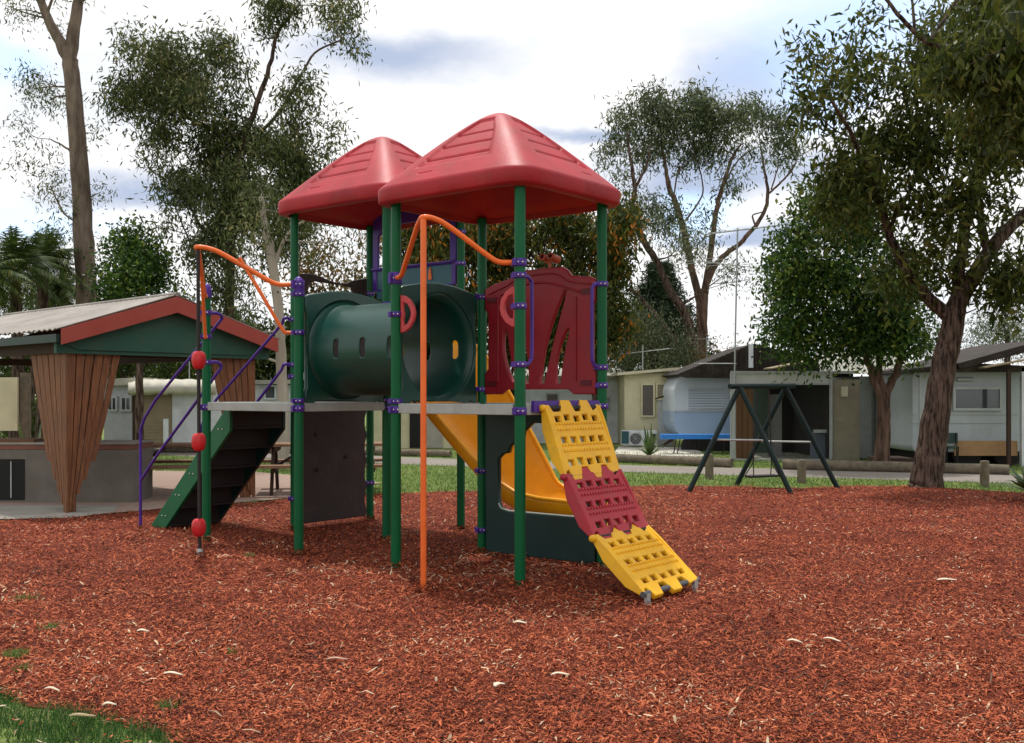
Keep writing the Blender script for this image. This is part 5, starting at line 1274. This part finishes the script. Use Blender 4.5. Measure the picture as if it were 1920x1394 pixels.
tree('flowering_gum', 'wide olive tree with orange blossom behind the front roof posts', 'tree', 31,
     [[(1120, 834, 8), (1118, 720, 8), (1110, 600, 7), (1090, 500, 5), (1060, 430, 4)], [(1110, 600, 5), (1150, 480, 3), (1165, 420, 2)], [(1110, 620, 5), (1000, 480, 4), (900, 430, 3)]],
     [(760, 450, 40, 36, .8), (820, 430, 50, 34), (800, 490, 50, 34, .8), (880, 450, 50, 36), (940, 430, 50, 34), (930, 500, 50, 40), (990, 440, 45, 34), (1050, 420, 50, 30), (1030, 500, 34, 24, .6), (1100, 430, 50, 36), (1150, 430, 36, 36), (1085, 490, 50, 36),
      (1150, 500, 38, 40), (1120, 560, 45, 40), (1060, 570, 50, 40), (980, 570, 50, 40), (1150, 600, 34, 46), (1100, 640, 45, 40), (1030, 640, 50, 40), (960, 640, 50, 40), (900, 560, 45, 45), (1170, 400, 20, 24, .6)],
     M_lf_orange, M_bark_d, 101, dens=3.0, per=14, spread=.26, ln=.19, wd=.055, droop=1.6)
E7 = tree('gum_tree', 'open-crowned gum with reddish forked limbs right of the front roof', 'tree', 36,
     [[(1313, 822, 12.0), (1314, 700, 10.4), (1317, 640, 9.6), (1316, 565, 11.2), (1320, 545, 10)],
      [(1314, 590, 8), (1311, 560, 7.6), (1298, 510, 6.4), (1284, 440, 6.4), (1268, 385, 5.6), (1254, 350, 4.8), (1248, 312, 3.2), (1240, 270, 2.0)],
      [(1317, 590, 8), (1320, 560, 7.6), (1329, 500, 6.0), (1337, 440, 5.2), (1343, 396, 4.8), (1357, 345, 4.0), (1372, 297, 2.8), (1390, 270, 1.6)],
      [(1326, 530, 6.4), (1346, 490, 5.2), (1385, 458, 4.4), (1416, 425, 4.0), (1434, 394, 3.6), (1440, 363, 3.2), (1434, 325, 2.4), (1427, 280, 1.6)],
      [(1440, 365, 2.4), (1466, 340, 2.0), (1480, 325, 2.0), (1493, 305, 1.6)], [(1446, 356, 1.6), (1460, 310, 1.2)], [(1417, 424, 2.0), (1411, 405, 1.6), (1428, 398, 1.2)],
      [(1284, 415, 2.0), (1303, 390, 1.9), (1318, 360, 1.6), (1312, 320, 1.3), (1300, 290, 0.8)], [(1264, 365, 1.6), (1270, 330, 1.6), (1285, 300, 1.1)], [(1360, 340, 1.6), (1385, 300, 1.6), (1410, 280, 0.8)]],
     [(1225, 190, 34, 22), (1250, 185, 30, 18), (1300, 185, 34, 22), (1330, 195, 30, 20), (1175, 225, 30, 24, .8), (1200, 250, 30, 26), (1160, 265, 26, 18, .6), (1125, 285, 34, 14, .5), (1145, 300, 26, 12, .4), (1240, 225, 40, 26), (1290, 230, 45, 28), (1340, 230, 45, 26), (1385, 215, 40, 24),
      (1430, 215, 34, 22), (1460, 235, 34, 24), (1475, 265, 34, 24, .8), (1490, 285, 26, 20, .7), (1250, 265, 40, 24), (1210, 285, 30, 24, .8), (1290, 270, 40, 22, .9), (1340, 270, 36, 22, .8), (1370, 260, 30, 18, .7), (1330, 300, 30, 16, .7), (1285, 300, 26, 14, .6), (1270, 320, 20, 10, .4), (1372, 335, 18, 16, .6), (1360, 355, 12, 12, .5), (1400, 290, 26, 12, .4), (1440, 270, 30, 16, .6), (1450, 290, 20, 14, .4)],
     M_lf_gumsilver, M_bark_r, 111, dens=1.8, ln=.19, wd=.042, gap=-.45, group=GRP, per=15, spread=.26)
tree('gum_tree', 'gum leaning left from behind the cream shed with drooping low foliage', 'tree', 34,
     [[(1300, 826, 13), (1296, 660, 11), (1287, 595, 9), (1256, 545, 7.5), (1235, 498, 6.5), (1203, 445, 6), (1186, 395, 5), (1190, 351, 4), (1182, 300, 3), (1176, 250, 2)],
      [(1192, 350, 3), (1211, 314, 2.5), (1220, 270, 1.5)], [(1290, 690, 8), (1256, 630, 7), (1220, 580, 5), (1180, 540, 4)]],
     [(1225, 390, 34, 24, .7), (1260, 410, 34, 26, .8), (1215, 420, 30, 20, .6), (1280, 455, 30, 28, .7), (1250, 445, 24, 20, .5), (1300, 480, 24, 24, .5), (1380, 500, 30, 24, .8), (1400, 525, 22, 14, .6), (1365, 530, 18, 14, .5), (1190, 380, 20, 26, .6), (1170, 330, 20, 24, .5), (1330, 410, 20, 24, .4), (1320, 450, 22, 24, .5)],
     M_lf_gumsilver, M_bark_d, 121, dens=1.8, ln=.15, wd=.035, group=GRP, per=14, spread=.25)
tree('grey_shrub', 'grey-green bushes massed above the cream shed roof', 'shrub', 33,
     [[(1225, 829, 6), (1225, 740, 5), (1222, 660, 4)]], [(1180, 590, 36, 34), (1215, 620, 40, 34), (1255, 640, 36, 32), (1180, 650, 40, 34), (1230, 670, 50, 30), (1280, 665, 30, 24, .8), (1150, 680, 30, 24)], M_lf_gumsilver, M_bark_d, 131, dens=2.0, per=14, spread=.25)
tree('bronze_shrub_tree', 'small yellow-brown shrub at the foot of the forked gum', 'shrub', 33, [[(1330, 829, 4), (1330, 740, 3), (1330, 680, 2)]], [(1320, 670, 30, 14, .8), (1350, 655, 26, 12, .6), (1300, 680, 26, 12, .8), (1385, 650, 20, 14, .4)], M_lf_bronze, M_bark_d, 141, dens=1.2, per=12)
# conifer
def conifer():
    Y = 42; rt = empty('conifer', gr(1238, Y), 'dark layered conifer standing behind the leaning gum limbs', 'tree'); k = Y / F
    MB().tube([gr(1238, Y), at(1238, 500, Y)], [.25, .03], 8).build('trunk', M_bark_d, rt)
    rg = np.random.default_rng(3); cs = []
    for q in range(36):
        y = 505 + q * 5.0; R_ = (6 + (y - 500) * .52) * k
        for a in rg.random(9) * 6.28:
            for t in np.linspace(.2, 1, 6): cs.append((at(1238, y, Y).x + math.cos(a) * R_ * t, Y + math.sin(a) * R_ * t, at(0, y, Y).z + .25 * t * t))
    leaves(np.array(cs), 12, .16, .28, .05, .2, M_lf_con, rt, 'crown', 9, squash=.3)
conifer()
tree('low_bush', 'low bush behind the barbecue bench at the far left', 'shrub', 26, [[(110, 852, 3), (110, 800, 2)]], [(100, 790, 40, 34), (60, 780, 40, 34), (20, 800, 40, 30), (150, 800, 30, 30)], M_lf_dark, M_bark_d, 61, dens=2.6)
# right-hand trees
tree('leaning_gum', 'large dark gum with rough leaning trunk at the edge of the mulch on the right', 'tree', 16.8,
     [[(1733, 930, 32), (1736, 912, 30), (1746, 840, 26), (1764, 720, 23), (1784, 620, 21), (1796, 560, 16)],
      [(1788, 600, 14), (1735, 555, 11), (1695, 500, 9), (1665, 430, 8), (1640, 350, 6), (1600, 260, 4, 16), (1560, 190, 2.5, 15.5)],
      [(1794, 575, 16), (1840, 495, 14), (1885, 435, 12), (1940, 380, 10), (2000, 300, 8)], [(1792, 580, 12), (1806, 450, 10), (1832, 330, 8), (1850, 200, 6), (1880, 60, 4)],
      [(1665, 430, 4), (1720, 330, 4), (1740, 220, 3), (1720, 120, 2)], [(1600, 260, 2), (1560, 240, 1.5), (1510, 190, 1)], [(1850, 470, 8), (1835, 380, 6), (1830, 300, 4)]],
     [(1600, 110, 36, 40, .5), (1560, 150, 34, 38, .45), (1620, 170, 46, 40, .75), (1660, 120, 40, 40, .7), (1700, 180, 60, 50), (1760, 120, 60, 50), (1720, 80, 50, 40, .8), (1820, 100, 70, 60), (1880, 60, 60, 60), (1790, 40, 60, 40), (1850, 170, 70, 60), (1900, 150, 50, 70), (1790, 200, 60, 50),
      (1580, 230, 50, 40, .7), (1640, 260, 60, 46), (1700, 280, 60, 46), (1600, 320, 56, 44, .9), (1770, 290, 60, 50), (1850, 280, 70, 60), (1900, 260, 50, 50), (1660, 360, 60, 44), (1730, 380, 60, 44), (1810, 370, 60, 50), (1580, 390, 40, 40, .8), (1640, 430, 50, 36, .7),
      (1720, 460, 50, 34, .7), (1790, 450, 50, 40, .7), (1870, 460, 50, 40, .8), (1900, 520, 50, 30, .8), (1870, 550, 40, 24, 1), (1830, 580, 30, 22, .8), (1910, 560, 40, 30), (1800, 500, 50, 30, .8), (1700, 520, 60, 30, .7), (1650, 300, 60, 50), (1600, 180, 50, 40, .7), (1880, 500, 50, 40), (1560, 330, 40, 40, .7), (1900, 400, 30, 30, .5), (1520, 110, 22, 10, .3), (1500, 75, 16, 10, .15), (1500, 180, 18, 8, .3), (1480, 185, 10, 8, .2), (1520, 210, 18, 14, .35), (1640, 40, 30, 20, .25), (1560, 60, 20, 20, .3)],
     M_lf_olive, M_bark_d, 151, dens=1.75, ln=.155, wd=.043, droop=1.0, gap=-.6, group=GRP, per=15, spread=.19)
tree('forked_tree', 'dense round-leaved green tree with short forked trunk before the white annex', 'tree', 21.5,
     [[(1652, 876, 17), (1654, 845, 14), (1657, 790, 12), (1657, 735, 12)], [(1652, 745, 8), (1635, 700, 6.5), (1618, 650, 5), (1600, 560, 4)], [(1656, 740, 8), (1648, 680, 6), (1650, 600, 4)], [(1662, 738, 8), (1684, 690, 7), (1700, 620, 5), (1710, 520, 4)], [(1618, 650, 3), (1540, 600, 3), (1490, 560, 2)]],
     [(1530, 380, 40, 34), (1570, 370, 40, 34), (1510, 440, 40, 36), (1480, 480, 34, 36), (1560, 450, 56, 40), (1620, 440, 50, 44), (1490, 540, 40, 36), (1550, 530, 60, 44), (1620, 540, 60, 44), (1475, 600, 36, 34), (1530, 610, 56, 34), (1600, 620, 56, 34), (1450, 630, 26, 22, .7), (1490, 655, 36, 20, .8), (1540, 660, 44, 20, .8), (1680, 560, 50, 44), (1690, 630, 44, 36, .8), (1660, 490, 50, 40), (1590, 400, 60, 40, .8), (1620, 350, 60, 40, .7), (1700, 600, 50, 50), (1640, 640, 60, 30), (1580, 590, 60, 50), (1520, 500, 60, 50), (1700, 520, 50, 50), (1445, 500, 16, 16, .6), (1455, 545, 16, 20, .6), (1720, 660, 24, 20, .5), (1435, 600, 12, 12, .4)],
     M_lf_green, M_bark_r, 161, dens=2.5, gap=-1.0, ln=.11, wd=.045, droop=.8, per=16, spread=.21)
tree('overhead_branch_tree', 'gum leaning in over the top right corner with bare upper limbs', 'tree', 13,
     [[(2250, 965, 40), (2200, 500, 34), (2080, 100, 26), (1960, -60, 20)], [(2000, 0, 14), (1900, 40, 9), (1800, 90, 6), (1740, 80, 5), (1690, 35, 4), (1655, -10, 3)], [(1715, 55, 3), (1708, -20, 2)], [(1740, 80, 3), (1810, -20, 2)]],
     [(1880, 40, 70, 46), (1800, 130, 60, 44), (1900, 140, 60, 46), (1900, 200, 60, 46), (1880, 90, 60, 50), (1850, 0, 70, 30), (1940, 230, 60, 60), (1770, 40, 50, 30, .7), (1850, 220, 60, 40, .8), (1960, 80, 60, 60), (2050, 100, 120, 120), (2210, -120, 200, 110, .55, -4.2), (2260, 0, 200, 120, .55, -5.6), (2300, -160, 220, 110, .5, -6.5)], M_lf_olive, M_bark_d, 171, dens=3.4, ln=.13, wd=.036, droop=1.6, per=15, spread=.15, group=GRP)
tree('backdrop_tree', 'pale olive tree behind the carport roof at the far right', 'tree', 33,
     [[(1890, 829, 7), (1890, 700, 6), (1888, 620, 4)]], [(1850, 620, 40, 28), (1900, 600, 50, 34), (1930, 640, 50, 34), (1870, 650, 40, 20), (1800, 640, 26, 20, .5), (1740, 640, 50, 30, .8)], M_lf_gumsilver, M_bark_d, 181, dens=1.7, per=14, spread=.25)
far_wood = tree('far_wood', 'low dark mass of trees far behind the buildings', 'trees', 48,
     [[(1500, 801, 4), (1500, 740, 3)]], [(x, 715 + 8 * math.sin(x), 60, 22, .9) for x in range(-100, 1300, 75)], M_lf_dark, M_bark_d, 191, dens=1.6, per=14, wd=.09, ln=.2, spread=.4, twig=False)

far_wood['kind'] = 'stuff'
# spiky plants and small plants
def spiky(c, n, ln, w, label, name='spiky_plant', up=.9, stem=0):
    rt = empty(name, c, label, 'plant'); mb = MB(); c = Vector(c) + UP * stem
    if stem: MB().tube([c - UP * stem, c], .06, 8).build('stem', M_bark_d, rt)
    for k in range(n):
        a = random.uniform(0, 6.28); e = random.uniform(.25, 1.35); l = ln * random.uniform(.7, 1.1)
        d = Vector((math.cos(a) * math.cos(e), math.sin(a) * math.cos(e), math.sin(e) * up)); s = d.cross(UP).normalized() * w
        p = [c, c + d * l * .4, c + d * l * .75 - UP * l * .05, c + d * l - UP * l * .18]
        vs = [p[0] - s * .5, p[0] + s * .5, p[1] - s, p[1] + s, p[2] - s * .7, p[2] + s * .7, p[3]]
        mb.add(vs, [(0, 1, 3, 2), (2, 3, 5, 4), (4, 5, 6)])
    mb.build('leaves', M_spiky, rt, normals=False)
spiky(gr(1180, 34.5), 46, 1.05, .05, 'spiky yucca behind the shed roof, left one of two', stem=2.2)
spiky(gr(1222, 34.8), 46, 1.0, .05, 'spiky yucca behind the shed roof, right one of two', stem=2.2)
spiky(gr(1932, 14.6), 40, .6, .045, 'dark leafy plant cut off by the right edge of the photo', 'strappy_plant', up=.9, stem=.12)
spiky(gr(1217, 25.3), 40, .55, .03, 'small sapling growing before the air conditioner', 'sapling', 1.6)
spiky(gr(58, 17.5), 50, .8, .04, 'leafy shrub growing beside the plain cream board', 'leafy_shrub', 1.6)
print('faces', sum(len(o.data.polygons) for o in scene.objects if o.type == 'MESH'))
